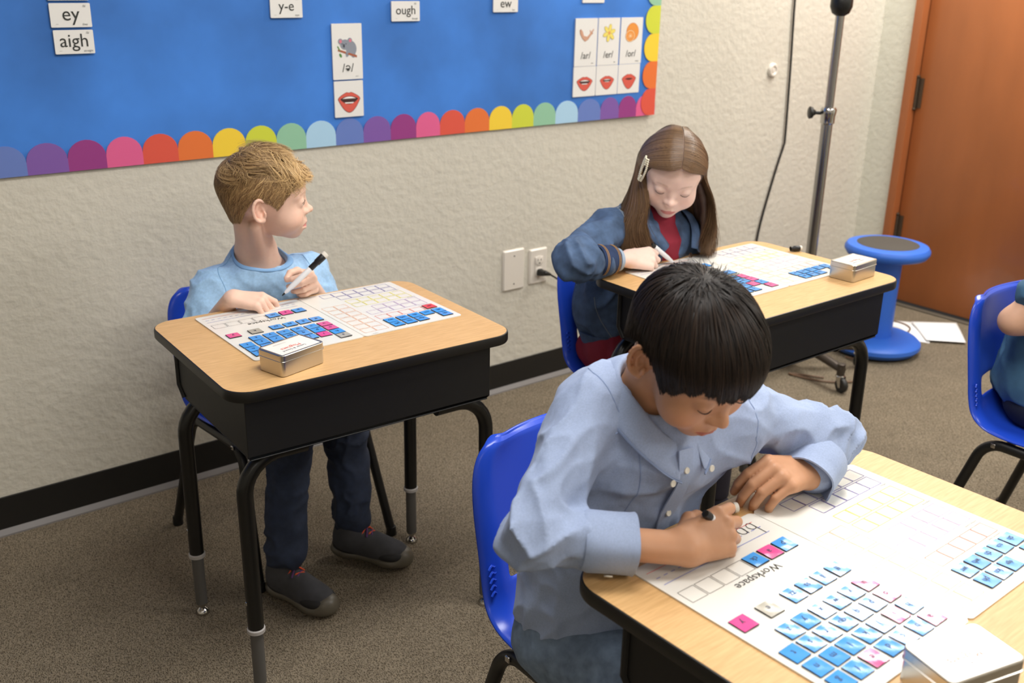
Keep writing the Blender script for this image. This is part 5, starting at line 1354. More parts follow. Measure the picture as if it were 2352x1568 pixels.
# ---------------------------------------------------------------- girl in the denim jacket
m_skinG = mat('pale_skin', srgb(232, 200, 184), 0.5, vcol='col', sss=0.10, spec=0.3)
m_hairG = hair_mat('brown_hair', 0.36, 0.4)
def girl():
    rng = np.random.default_rng(9)
    P = thing('person', 'girl in a denim jacket with long brown hair and a pearl clip, head bent writing', 'person', (0, 0, 0))
    R = frame((-0.613, -0.641, -0.462), (-0.229, -0.415, 0.88)); t = np.array([1.860, -0.866, 0.914]); sc = 1.0
    head = Xf(head_sdf((0.03, 0.03), jaw=0.96, cheek=0.98, nose=0.7), R, t, sc)
    nb = np.array([1.868, -0.805, 0.790]); hb = t + R @ np.array([0, -0.03, -0.05]) * sc
    neck = Un([Cap(nb, hb, 0.040, 0.037), Cap(nb + (0, 0.0, -0.04), nb, 0.055, 0.042), Cap(nb + (0, 0.0, -0.05), nb + (0, -0.005, -0.01), 0.045, 0.035)], 0.02)
    shR, shL = np.array([1.728, -0.785, 0.768]), np.array([1.985, -0.815, 0.738])
    elR, elL = np.array([1.535, -0.880, 0.742]), np.array([2.045, -0.820, 0.585])
    wrR, wrL = np.array([1.694, -0.898, 0.727]), np.array([1.93, -0.92, 0.50])
    torso = Un([Ell((1.86, -0.77, 0.66), (0.10, 0.07, 0.12)), Cap(shR, shL, 0.03), Cap(shR, elR, 0.03, 0.025), Cap(shL, elL, 0.03, 0.025)], 0.03)
    fore = Cap(elR, wrR, 0.027, 0.0195, ((0, 0, 1), 0.9))
    hr, _, _, _ = hand_sdf([(32, 74, 30), (42, 78, 32), (52, 78, 34), (60, 74, 38)], [(0.016, 0.012, -0.010), (0.032, 0.036, -0.024), (0.034, 0.056, -0.036), (0.027, 0.070, -0.044)], (3, 0, -2, -4), mirror=True)
    RR = frame((0.93, -0.30, -0.08), (-0.14, -0.72, 0.68)); hR = Xf(hr, RR, wrR + np.array([0.002, 0.0, 0.002]), 0.92)
    body = Un([Un([head, neck], 0.012), torso, Un([fore, hR], 0.012)], 0.02)
    Vt, Q = mesh_sdf(body, (1.48, -1.04, 0.58), (2.12, -0.66, 1.04), 0.0022)
    colf = skin_color(srgb(240, 208, 194), srgb(204, 120, 118), R, t, sc, brow=srgb(176, 138, 112), brow_amt=0.5, blush=0.4)
    B = np_mesh('body', Vt, Q, m_skinG, P, colf)
    lashes(R, t, sc, B, m_lash, -0.0045, 0.0008, 0.003)
    # hair: guides from the parting, round the head, then hanging
    Wd = lambda p: (np.array(R) @ (np.array(p) * sc) + t)
    C0 = np.array(srgb(84, 62, 46)[:3]); C1 = np.array(srgb(150, 118, 86)[:3]); C2 = np.array(srgb(48, 35, 27)[:3])
    # image-left side is local +x
    gl = [  # local head points (front of the parting to the crown) and world points
        ([(-0.004, 0.079, 0.074), (0.020, 0.084, 0.066), (0.046, 0.068, 0.054), (0.068, 0.038, 0.034), (0.080, 0.012, 0.008)], [(1.765, -0.878, 0.850), (1.752, -0.880, 0.80), (1.760, -0.888, 0.765), (1.775, -0.90, 0.735)]),
        ([(-0.005, 0.066, 0.086), (0.026, 0.068, 0.080), (0.056, 0.048, 0.060), (0.076, 0.022, 0.030), (0.085, 0.000, 0.000)], [(1.757, -0.855, 0.845), (1.742, -0.858, 0.79), (1.745, -0.868, 0.745), (1.762, -0.885, 0.71)]),
        ([(-0.005, 0.040, 0.098), (0.030, 0.038, 0.092), (0.062, 0.020, 0.066), (0.082, -0.004, 0.028), (0.086, -0.016, -0.006)], [(1.757, -0.835, 0.838), (1.735, -0.84, 0.785), (1.727, -0.852, 0.735), (1.740, -0.868, 0.69)]),
        ([(-0.005, 0.008, 0.103), (0.030, 0.002, 0.098), (0.064, -0.014, 0.070), (0.084, -0.032, 0.026), (0.086, -0.036, -0.014)], [(1.765, -0.815, 0.830), (1.732, -0.815, 0.775), (1.718, -0.832, 0.725), (1.728, -0.85, 0.68)]),
        ([(-0.005, -0.030, 0.100), (0.026, -0.040, 0.094), (0.060, -0.052, 0.062), (0.078, -0.060, 0.020), (0.080, -0.058, -0.02)], [(1.775, -0.79, 0.825), (1.745, -0.79, 0.77), (1.73, -0.80, 0.72), (1.735, -0.82, 0.68)]),
        ([(-0.005, -0.070, 0.085), (0.020, -0.085, 0.075), (0.045, -0.092, 0.045), (0.055, -0.094, 0.010), (0.055, -0.085, -0.03)], [(1.80, -0.76, 0.82), (1.79, -0.75, 0.76), (1.79, -0.745, 0.70), (1.80, -0.74, 0.65)]),
    ]
    gr = [
        ([(-0.006, 0.079, 0.074), (-0.028, 0.078, 0.064), (-0.050, 0.060, 0.050), (-0.068, 0.036, 0.030), (-0.078, 0.016, 0.004)], [(1.938, -0.935, 0.850), (1.946, -0.935, 0.80), (1.935, -0.935, 0.755), (1.920, -0.94, 0.72)]),
        ([(-0.007, 0.064, 0.086), (-0.032, 0.062, 0.078), (-0.058, 0.044, 0.056), (-0.076, 0.020, 0.028), (-0.084, 0.000, 0.000)], [(1.950, -0.918, 0.85), (1.962, -0.92, 0.795), (1.960, -0.922, 0.745), (1.942, -0.932, 0.70)]),
        ([(-0.007, 0.040, 0.098), (-0.036, 0.036, 0.090), (-0.064, 0.018, 0.062), (-0.082, -0.006, 0.026), (-0.087, -0.020, -0.008)], [(1.960, -0.895, 0.848), (1.982, -0.898, 0.790), (1.985, -0.905, 0.742), (1.965, -0.918, 0.685)]),
        ([(-0.007, 0.006, 0.103), (-0.036, 0.000, 0.096), (-0.066, -0.016, 0.066), (-0.084, -0.034, 0.024), (-0.087, -0.038, -0.014)], [(1.965, -0.87, 0.84), (1.992, -0.872, 0.785), (2.003, -0.885, 0.735), (1.985, -0.905, 0.68)]),
        ([(-0.007, -0.032, 0.100), (-0.032, -0.042, 0.090), (-0.060, -0.054, 0.060), (-0.078, -0.062, 0.018), (-0.080, -0.060, -0.02)], [(1.955, -0.83, 0.835), (1.98, -0.83, 0.78), (1.99, -0.845, 0.73), (1.985, -0.87, 0.68)]),
        ([(-0.007, -0.070, 0.085), (-0.024, -0.086, 0.073), (-0.045, -0.092, 0.045), (-0.055, -0.094, 0.010), (-0.055, -0.085, -0.03)], [(1.90, -0.77, 0.83), (1.91, -0.76, 0.77), (1.91, -0.755, 0.71), (1.90, -0.75, 0.65)]),
    ]
    def build(gs, n, nm, depth, wmin, wmax, shade=0.0, k0=0.0, k1=1.0):
        G = np.array([[Wd(p) for p in loc] + [np.array(q) for q in wl] for loc, wl in gs])      # (6,9,3)
        G = np.array([catmull(list(g), 3) for g in G])                                          # (6,25,3)
        m = G.shape[1]; S_ = []; N_ = []; cn = []
        hc = Wd((0, -0.008, 0.01))
        s = np.linspace(0, 1, m)
        for _ in range(n):
            u = (k0 + (k1 - k0) * rng.random()) * (len(G) - 1); i = min(int(u), len(G) - 2); f = u - i
            p = G[i] * (1 - f) + G[i + 1] * f
            out = p - hc; out[:, 2] *= np.where(s < 0.5, 1, 0.15); out /= np.linalg.norm(out, axis=1)[:, None]
            r = rng.random()
            h = -depth * r * np.clip(s * 5, 0.15, 1) + 0.0015
            cl = math.floor(u * 9) * 1.7
            wig = np.stack([np.sin(s * 9 + cl), np.cos(s * 8 + cl * 1.3), 0 * s], 1) * (0.009 * np.clip((s - 0.45) * 1.8, 0, 1) ** 1.2)[:, None]
            spr = np.array([rng.normal(), rng.normal(), 0]) * 0.007
            q = p + out * h[:, None] + wig + spr * np.clip((s - 0.5) * 2, 0, 1)[:, None] * np.sin(np.clip((s - 0.5) * 2, 0, 1) * PI * 0.8)[:, None]
            L = rng.uniform(0.80, 1.0); idx = s * L * (m - 1); i0 = np.floor(idx).astype(int); i1 = np.minimum(i0 + 1, m - 1); ff = (idx - i0)[:, None]
            cn.append((math.sin(math.floor(u * 22) * 12.9898) * 43758.5) % 1.0)
            S_.append(q[i0] * (1 - ff) + q[i1] * ff); N_.append(out)
        S_ = np.array(S_); N_ = np.array(N_)
        u = np.clip(rng.normal(0.20, 0.14, (n, 1, 1)) + 0.34 * np.array(cn)[:, None, None] + 0.2 * s[None, :, None], 0, 1)
        dk = (rng.random((n, 1, 1)) < 0.2) * 0.3
        Cc = (C0 * (1 - u) + C1 * u) * (1 - dk) + C2 * dk
        ribbons(nm, S_, N_, rng.uniform(wmin, wmax, n), Cc, m_hairG, B, tip=0.3)
    build(gl, 6000, 'long_hair', 0.013, 0.0008, 0.0018)
    build(gr, 5200, 'long_hair', 0.013, 0.0008, 0.0018)
    # solid heart of each lock so no light shows through, and the scalp under it
    m_core = mat('hair_shade', srgb(70, 52, 40), 0.6)
    cap_mesh('hair_under_layer', (0, 0, 1), lambda az: np.interp(np.abs(az), [0, 30, 50, 70, 180], [0.060, 0.052, 0.036, -0.02, -0.05]), 0.002, R, t, sc, m_hairG, B, srgb(78, 58, 44), part=True)
    for gs in (gl, gr):
        G = [[Wd(p) for p in loc] + [np.array(q) for q in wl] for loc, wl in gs]
        c_ = Wd((0, -0.01, 0)); ch = []
        for g in G[1:5]:
            pts = [p + (c_ - p) / np.linalg.norm(c_ - p) * 0.024 for p in g[3:5]] + [np.array(p) + (np.array([1.865, -0.83, p[2]]) - p) * 0.14 for p in g[5:8]]
            ch += [Cap(a, b, 0.010, 0.010) for a, b in zip(pts, pts[1:])]
        Vt, Q = mesh_sdf(Un(ch, 0.012), (1.66, -1.0, 0.64), (2.08, -0.70, 1.02), 0.004)
        np_mesh('hair_core', Vt, Q, m_core, B)
    # pearl clip
    m_pearl = mat('pearl', srgb(238, 232, 208), 0.25)
    bm = bmesh.new()
    ca = np.array([0.070, 0.056, 0.044]); cb = np.array([0.0835, 0.018, -0.006]) 
    ca, cb = np.array([0.0735, 0.044, 0.066]), np.array([0.080, 0.050, 0.006])
    for u in np.linspace(0, 1, 14):
        wdt = 0.016 * (0.35 + 0.65 * math.sin(PI * min(1, 0.12 + 0.8 * u)))
        for k, v in enumerate((-1, -0.45, 0.1, 0.6)):
            if v == -0.45 and 0.3 < u < 0.7: continue
            p = ca * (1 - u) + cb * u + np.array([0.2, -0.95, 0.0]) * wdt * v + np.array([0.004, 0.003, 0]) * (1 - v * v)
            q = Vector(Wd(p).tolist())
            r = bmesh.ops.create_icosphere(bm, subdivisions=2, radius=0.0027)
            for vv in r['verts']: vv.co += q
    from_bm('pearl_hair_clip', bm, m_pearl, B)
    # red top
    m_red = mat('crimson_jersey', srgb(140, 28, 50), 0.8, bump=(800, 0.15, 0.0006))
    top = Un([Ell((1.862, -0.800, 0.66), (0.105, 0.070, 0.13)), Cap(nb + (0, -0.01, -0.045), nb + (0, -0.012, -0.006), 0.076, 0.050), Ell((1.85, -0.76, 0.46), (0.125, 0.095, 0.08)),
              Cap((1.80, -0.78, 0.43), (1.79, -0.98, 0.42), 0.075, 0.07), Cap((1.92, -0.78, 0.43), (1.94, -0.98, 0.42), 0.075, 0.07), Ell((1.78, -0.74, 0.43), (0.06, 0.09, 0.05))], 0.03)
    top = Disp(top, lambda Pp: -(folds(Pp, (0.2, 0.4, 1), 6, 26, 2.0) - 0.42) * 0.012, 0.01)
    Vt, Q = mesh_sdf(top, (1.66, -1.07, 0.33), (2.06, -0.62, 0.80), 0.0045, margin=0.02)
    np_mesh('red_dress', Vt, Q, m_red, P)
    m_btn = mat('red_button', srgb(120, 30, 46), 0.35)
    for k in range(3):
        o = from_bm('button', lathe([(0.0, 0), (0.0042, 0), (0.0046, 0.0008), (0.0042, 0.0018), (0.003, 0.0014), (0.0001, 0.0014)], 16), m_btn, P, loc=(1.858, -0.869 - 0.003 * k, 0.728 - 0.026 * k))
        o.rotation_euler = Vector((-0.1, -0.9, 0.35)).to_track_quat('Z', 'Y').to_euler()
    # denim jacket
    m_den = mat('mid_denim', srgb(72, 94, 126), 0.85, noise=(34, 4, 0.34), bump=[(1000, 0.2, 0.0006), (60, 0.2, 0.002)])
    m_den2 = mat('dark_denim_cuff', srgb(38, 56, 92), 0.85, noise=(60, 3, 0.15))
    m_gold = mat('gold_stitch', srgb(196, 150, 86), 0.7); m_grey = mat('grey_jersey_cuff', srgb(158, 176, 196), 0.9); m_cop = mat('copper_button', srgb(120, 92, 74), 0.35, metal=0.8)
    jk = Un([Ell((1.858, -0.775, 0.675), (0.135, 0.088, 0.14)), Ell((1.845, -0.745, 0.56), (0.150, 0.108, 0.14)), Cap(shR + (0.03, 0, -0.02), shL + (-0.03, 0, -0.02), 0.058, 0.056), Cap(nb + (0, 0.01, -0.03), nb + (0, 0.015, -0.008), 0.08, 0.062)], 0.045)
    sl = Un([Cap(shR, elR, 0.050, 0.041), Cap(elR, elR * 0.42 + wrR * 0.58, 0.041, 0.033), Cap(shL, elL, 0.050, 0.044), Cap(elL, wrL, 0.044, 0.032)], 0.014)
    jk = Un([jk, sl], 0.02)
    jk = Sub(jk, Cap(nb, nb + (0, -0.02, 0.12), 0.050, 0.055), 0.004)
    jk = Sub(jk, Un([Cap((1.862, -0.93, 0.80), (1.862, -0.95, 0.42), 0.050, 0.045), Cap((1.862, -0.89, 0.80), (1.862, -0.91, 0.68), 0.046, 0.034)], 0.02), 0.004)
    jk = Cut(jk, Pln((0, 0, 0.462), (0.0, 0.0, -1)))
    def f(Pp):
        m = np.clip(near(Pp, elR, 0.11) + 0.6 * near(Pp, shR, 0.07), 0, 1)
        a = folds(Pp, (0.3, 0.2, 1), 6, 22, 6.0); b_ = folds(Pp, (0.15, 0.75, 0.6), 6, 30, 2.0, 1.4)
        return -((a * (1 - m) + b_ * m) - 0.42) * (0.014 + 0.012 * m)
    jk = Disp(jk, f, 0.014)
    Vt, Q = mesh_sdf(jk, (1.46, -1.0, 0.43), (2.12, -0.62, 0.85), 0.0038, margin=0.02)
    np_mesh('denim_jacket', Vt, Q, m_den, P)
    m_st = mat('denim_stitch', srgb(132, 142, 150), 0.8)
    for pts_, vw in (([(1.775, -0.76, 0.84), (1.745, -0.80, 0.81), (1.738, -0.85, 0.77), (1.748, -0.87, 0.72), (1.752, -0.87, 0.68)], (0.3, 0.8, -0.5)),
                     ([(1.781, -0.76, 0.84), (1.751, -0.80, 0.81), (1.744, -0.85, 0.77), (1.754, -0.87, 0.72), (1.758, -0.87, 0.68)], (0.3, 0.8, -0.5)),
                     ([(1.745, -0.80, 0.81), (1.775, -0.82, 0.815), (1.80, -0.83, 0.82)], (0.2, 0.7, -0.6)), ([(1.752, -0.87, 0.715), (1.79, -0.88, 0.715), (1.82, -0.88, 0.71)], (0.1, 0.9, -0.4)),
                     ([(1.752, -0.87, 0.709), (1.79, -0.88, 0.709), (1.82, -0.88, 0.704)], (0.1, 0.9, -0.4)),
                     ([(1.73, -0.84, 0.64), (1.755, -0.85, 0.57), (1.775, -0.86, 0.49)], (0.5, 0.8, -0.3)), ([(1.79, -0.87, 0.66), (1.785, -0.87, 0.57), (1.79, -0.87, 0.49)], (0.3, 0.9, -0.3)),
                     ([(1.70, -0.78, 0.60), (1.715, -0.79, 0.54), (1.735, -0.82, 0.48)], (0.7, 0.7, -0.3))):
        seam(jk, pts_, vw, m_st, P, 0.0011)
    # hem band
    jk_body = Disp(Un([Ell((1.845, -0.745, 0.56), (0.150, 0.108, 0.14))], 0), lambda Pp: f(Pp) * 0.5, 0.014)
    band_on(jk_body, (1.845, -0.745), (0.452, 0.4525, 0.458, 0.482, 0.488, 0.489), (0.15, 0.108), 0.004, m_den, P, 'jacket_hem')
    # cuff, stitching and the grey sleeve showing under it
    ax = (wrR - elR) / np.linalg.norm(wrR - elR); fr = frame(ax, (0, 0, 1)); c0 = elR * 0.42 + wrR * 0.58
    def ring(d, r, n=36): return [tuple(c0 + ax * d + (fr[:, 0] * math.cos(2 * PI * k / n) + fr[:, 2] * math.sin(2 * PI * k / n) * 0.95) * r) for k in range(n)]
    from_bm('cuff', loft([ring(-0.028, 0.036), ring(-0.024, 0.0395), ring(0.018, 0.0370), ring(0.022, 0.035), ring(0.021, 0.032), ring(0.0, 0.030)], caps=False), m_den2, P)
    for d in (-0.022, -0.018, 0.012, 0.016):
        rr = 0.0402 - 0.00055 * (d + 0.024) * 100
        pts = ring(d, rr - 0.0003, 36); from_bm('gold_stitching', tube(pts + [pts[0]], 0.0007, 5), m_gold, P)
    from_bm('grey_undersleeve', loft([ring(0.0, 0.030), ring(0.024, 0.0305), ring(0.036, 0.029), ring(0.038, 0.0265), ring(0.03, 0.024)], caps=False), m_grey, P)
    # collar halves and a metal button
    for sg, pts3 in ((1, [(1.802, -0.800, 0.822), (1.800, -0.838, 0.812), (1.812, -0.872, 0.782), (1.832, -0.898, 0.742)]), (-1, [(1.930, -0.815, 0.812), (1.934, -0.850, 0.800), (1.930, -0.880, 0.768), (1.908, -0.905, 0.725)])):
        P3 = catmull(pts3, 5); bm = bmesh.new(); rows = []
        for k, p in enumerate(P3):
            u = k / (len(P3) - 1); w_ = 0.030 + 0.016 * math.sin(PI * u)
            o_ = np.array([-sg * 0.75, -0.25, -0.45]); rows.append([bm.verts.new(p), bm.verts.new(p + o_ * w_ * 0.5 + np.array([0, -0.006, 0.004])), bm.verts.new(p + o_ * w_)])
        for i in range(len(rows) - 1):
            for j in range(2): bm.faces.new((rows[i][j], rows[i + 1][j], rows[i + 1][j + 1], rows[i][j + 1]))
        bmesh.ops.recalc_face_normals(bm, faces=bm.faces)
        o = from_bm('jacket_collar', bm, m_den, P); md = o.modifiers.new('s', 'SOLIDIFY'); md.thickness = 0.003; md.offset = 0
    for (x, y, z) in ((1.920, -0.893, 0.700), (1.926, -0.905, 0.66)):
        o = from_bm('metal_button', lathe([(0.0, 0), (0.007, 0), (0.0075, 0.0012), (0.0055, 0.0026), (0.0045, 0.0020), (0.0001, 0.0024)], 18), m_cop, P, loc=(x, y, z))
        o.rotation_euler = Vector((0.2, -0.9, 0.3)).to_track_quat('Z', 'Y').to_euler()
    # leggings and shoes under the desk
    m_leg2 = mat('dark_leggings', srgb(44, 40, 52), 0.85)
    j = Un([Un([Cap((1.80, -0.80, 0.42), (1.795, -1.02, 0.40), 0.058, 0.05), Cap((1.795, -1.02, 0.40), (1.80, -1.03, 0.08), 0.048, 0.034)], 0.01), Un([Cap((1.92, -0.80, 0.42), (1.94, -1.02, 0.40), 0.058, 0.05), Cap((1.94, -1.02, 0.40), (1.94, -1.03, 0.08), 0.048, 0.034)], 0.01)], 0.01)
    Vt, Q = mesh_sdf(Cut(j, Pln((0, 0, 0.07), (0, 0, -1))), (1.7, -1.1, 0.06), (2.02, -0.7, 0.5), 0.006)
    np_mesh('leggings', Vt, Q, m_leg2, P)
    for x in (1.80, 1.94):
        n_ = Cut(Un([Ell((x, -1.09, 0.032), (0.034, 0.05, 0.030)), Ell((x, -1.03, 0.042), (0.031, 0.04, 0.042))], 0.03), Pln((0, 0, 0.002), (0, 0, -1)))
        Vt, Q = mesh_sdf(n_, (x - 0.05, -1.16, 0), (x + 0.05, -0.97, 0.1), 0.005); np_mesh('shoe', Vt, Q, m_leg2, P)
    marker('marker', 'marker in the writing hand of the girl in the denim jacket', (1.843, -0.913, 0.695), (1.772, -0.896, 0.752), capped_end=False)
    rebase(P, (1.86, -0.80, 0))
girl()

# ---------------------------------------------------------------- child at the picture edge
def child_d():
    P = thing('person', 'child in a teal t-shirt cut off by the picture edge, elbow out, facing away', 'person', (0, 0, 0))
    R = frame((0.2, -0.9, -0.3), (0, -0.3, 0.95)); t = np.array([2.545, -1.77, 0.965]); 
    nb = np.array([2.54, -1.72, 0.85]); hb = t + R @ np.array([0, -0.03, -0.05])
    shR, shL = np.array([2.415, -1.665, 0.79]), np.array([2.67, -1.72, 0.79]); elR, elL = np.array([2.345, -1.585, 0.645]), np.array([2.76, -1.76, 0.66])
    wrR, wrL = np.array([2.47, -1.74, 0.625]), np.array([2.66, -1.90, 0.70])
    hn = lambda mir: hand_sdf([(30, 40, 20)] * 4, [(0.016, 0.012, -0.010), (0.030, 0.036, -0.02), (0.034, 0.056, -0.026), (0.030, 0.072, -0.03)], mirror=mir)[0]
    body = Un([Xf(head_sdf((0.2, 0.2)), R, t, 1.0), Cap(nb, hb, 0.042, 0.038), Un([Ell((2.54, -1.70, 0.68), (0.10, 0.07, 0.12)), Cap(shR, shL, 0.034), Cap(shR, elR, 0.034, 0.029), Cap(shL, elL, 0.034, 0.029)], 0.03),
               Un([Cap(elR, wrR, 0.029, 0.02), Cap(elL, wrL, 0.029, 0.02), Xf(hn(True), frame((0.5, -0.8, 0.1), (0, -0.2, 1)), wrR, 0.9), Xf(hn(False), frame((-0.5, -0.8, 0.0), (0, -0.1, 1)), wrL, 0.9)], 0.01)], 0.02)
    Vt, Q = mesh_sdf(body, (2.26, -2.06, 0.56), (2.84, -1.52, 1.08), 0.0034)
    B = np_mesh('body', Vt, Q, m_skinA, P, skin_color(srgb(222, 176, 148), srgb(190, 110, 104), R, t, 1.0))
    cap_mesh('hair', (0, -0.3, 0.9), lambda az: np.interp(np.abs(az), [0, 60, 90, 180], [0.045, 0.0, 0.0, -0.05]), 0.010, R, t, 1.0, m_hairA, B, srgb(86, 62, 44))
    m_teal = mat('teal_jersey', srgb(64, 104, 136), 0.85, noise=(60, 3, 0.08), bump=(800, 0.15, 0.0006))
    tee = Un([Ell((2.54, -1.66, 0.70), (0.125, 0.095, 0.13)), Ell((2.52, -1.63, 0.56), (0.128, 0.115, 0.15)), Ell((2.52, -1.62, 0.47), (0.135, 0.12, 0.08)), Cap(shR + (0.03, 0, -0.02), shL + (-0.03, 0, -0.02), 0.06), Cap(nb - (0, 0, 0.04), nb - (0, 0, 0.02), 0.08, 0.06)], 0.05)
    tee = Un([tee, Cap(shR, shR * 0.45 + elR * 0.55, 0.050, 0.047), Cap(shL, shL * 0.4 + elL * 0.6, 0.050, 0.047)], 0.02)
    tee = Cut(tee, Pln((0, 0, 0.412), (0, 0, -1)))
    tee = Disp(tee, lambda Pp: -(folds(Pp, (0.45, 0.1, 1), 5, 22, 8.0) - 0.42) * 0.016, 0.014)
    Vt, Q = mesh_sdf(tee, (2.30, -1.86, 0.39), (2.80, -1.47, 0.88), 0.004, margin=0.02)
    np_mesh('t_shirt', Vt, Q, m_teal, P)
    j = Un([Cap((2.46, -1.62, 0.435), (2.585, -1.62, 0.435), 0.072), Cap((2.46, -1.63, 0.435), (2.45, -1.90, 0.43), 0.066, 0.055), Cap((2.60, -1.63, 0.435), (2.62, -1.90, 0.43), 0.066, 0.055), Cap((2.45, -1.90, 0.42), (2.46, -1.93, 0.10), 0.05, 0.042), Cap((2.62, -1.90, 0.42), (2.62, -1.93, 0.10), 0.05, 0.042)], 0.015)
    Vt, Q = mesh_sdf(Cut(j, Pln((0, 0, 0.08), (0, 0, -1))), (2.34, -2.0, 0.07), (2.72, -1.5, 0.54), 0.006)
    np_mesh('trousers', Vt, Q, mat('navy_trousers', srgb(30, 34, 50), 0.9), P)
    rebase(P, (2.5, -1.65, 0), (-0.082, 0.02, 0))
child_d()
# ---------------------------------------------------------------- mats, letter magnets, tins, markers on the desks
m_mat = mat('glossy_white_mat', srgb(230, 228, 221), 0.13, spec=0.32, bump=(9, 0.2, 0.002))
m_tblue = mat('magnet_blue', srgb(74, 156, 232), 0.11, spec=0.38, bump=(34, 0.3, 0.0008))
m_tpink = mat('magnet_pink', srgb(226, 84, 150), 0.11, spec=0.38, bump=(34, 0.3, 0.0008)); m_tgrey = mat('magnet_grey', srgb(176, 172, 160), 0.14, bump=(34, 0.3, 0.0008))
m_tred = mat('magnet_red', srgb(226, 74, 66), 0.12, bump=(34, 0.3, 0.0008)); m_twhite = mat('magnet_white', srgb(240, 240, 240), 0.2, coat=0.4); m_tback = mat('magnet_back', srgb(40, 36, 34), 0.7)
m_pt = mat('letter_ink', srgb(30, 44, 80), 0.5)
LC = dict(purple=(96, 84, 170), yellow=(240, 232, 120), mauve=(186, 156, 204), red=(240, 120, 104), orange=(246, 186, 148), black=(70, 62, 56), lineblue=(110, 120, 200), linered=(226, 90, 90))
ML_ = {k: mat('line_' + k, srgb(*v), 0.4) for k, v in LC.items()}
TS = 0.0255
def frame_rects(cs, w_, h_, lw):
    """outline boxes centred at cs as thin raised print"""
    bm = bmesh.new()
    for cx, cy in cs:
        for (x, y, a, b_) in ((cx, cy - h_ / 2, w_, lw), (cx, cy + h_ / 2, w_, lw), (cx - w_ / 2, cy, lw, h_), (cx + w_ / 2, cy, lw, h_)):
            v = [bm.verts.new((x + sx * a / 2, -(y + sy * b_ / 2), 0.0022)) for sx, sy in ((-1, 1), (1, 1), (1, -1), (-1, -1))]
            bm.faces.new(v)
    return bm
def activity_mat(desk, owner, ox, oy, rz, ky=1.0, label=''):
    """local frame: x along the desk, y negative towards the camera side, origin at the corner nearest the pupil's right hand"""
    t = thing('phonics_mat', label, 'mat', (ox, oy, DK[desk][3] + 0.0004), rz)
    W_, H_, fx = 0.474, 0.312 * ky, 0.2355
    for (a, b_) in ((0, fx - 0.0012), (fx + 0.0012, W_)):
        bm = prism(rrect(b_ - a, H_, 0.007, 4, (a + b_) / 2, -H_ / 2), 0.0, 0.0018)
        from_bm('mat_panel', bm, m_mat, t, angle=30)
    from_bm('fold', box_bm(fx, -H_ / 2, 0.0006, 0.006, H_ - 0.008, 0.0008), m_mat, t, sm=False)
    Yc = lambda y: y * ky
    h_ = 0.0245 * ky
    def pr(nm, cs, m, lw=0.0009, w_=0.027): from_bm(nm, frame_rects([(x, Yc(y)) for x, y in cs], w_, h_, lw), m, t, sm=False)
    pr('workspace_boxes', [(0.023 + 0.0297 * k, 0.080) for k in range(7)], ML_['black'], 0.0006)
    pr('purple_boxes', [(0.297 + 0.0288 * k, 0.023) for k in range(6)] + [(0.3255 + 0.0288 * k, 0.051) for k in range(5)], ML_['purple'])
    pr('yellow_boxes', [(0.3285 + 0.0288 * k, 0.088) for k in range(5)] + [(0.3285 + 0.0288 * k, 0.117) for k in range(5)], ML_['yellow'], 0.0012)
    pr('mauve_boxes', [(0.358 + 0.0288 * k, 0.154) for k in range(4)] + [(0.3295 + 0.0288 * k, 0.183) for k in range(5)], ML_['mauve'])
    pr('red_boxes', [(0.3295 + 0.0288 * k, 0.2215) for k in range(5)], ML_['red'])
    pr('orange_boxes', [(0.260 + 0.029 * c, 0.109 + 0.0288 * k) for k in range(7) for c in range(2)], ML_['orange'])
    bm = bmesh.new(); bmr = bmesh.new(); bmb = bmesh.new()
    def ln(b, x0, x1, y, w_=0.0009):
        v = [b.verts.new(p) for p in ((x0, -Yc(y) - w_ / 2, 0.0022), (x1, -Yc(y) - w_ / 2, 0.0022), (x1, -Yc(y) + w_ / 2, 0.0022), (x0, -Yc(y) + w_ / 2, 0.0022))]; b.faces.new(v)
    ln(bmr, 0.010, 0.214, 0.0175); ln(bm, 0.010, 0.214, 0.0465)
    k = 0.012
    while k < 0.21: ln(bm, k, k + 0.007, 0.032, 0.0011); k += 0.013
    from_bm('writing_line', bmr, ML_['linered'], t, sm=False); from_bm('writing_line', bm, ML_['lineblue'], t, sm=False)
    link('lettering', text_mesh('Workspace', 0.0175, m_ink), None, t, (0.116, -Yc(0.104), 0.0023), PI)
    for s_, x, y in (('Doubles', 0.212, 0.172), ('Suffixes', 0.452, 0.068), ('Beginning', 0.452, 0.135), ('Ending sounds', 0.445, 0.203), ('Consonant teams', 0.440, 0.239), ('Other', 0.262, 0.3075)):
        link('small_print', text_mesh(s_, 0.0052, m_ink2), None, t, (x, -Yc(y), 0.0023), PI)
    return t, Yc
_tile = {}
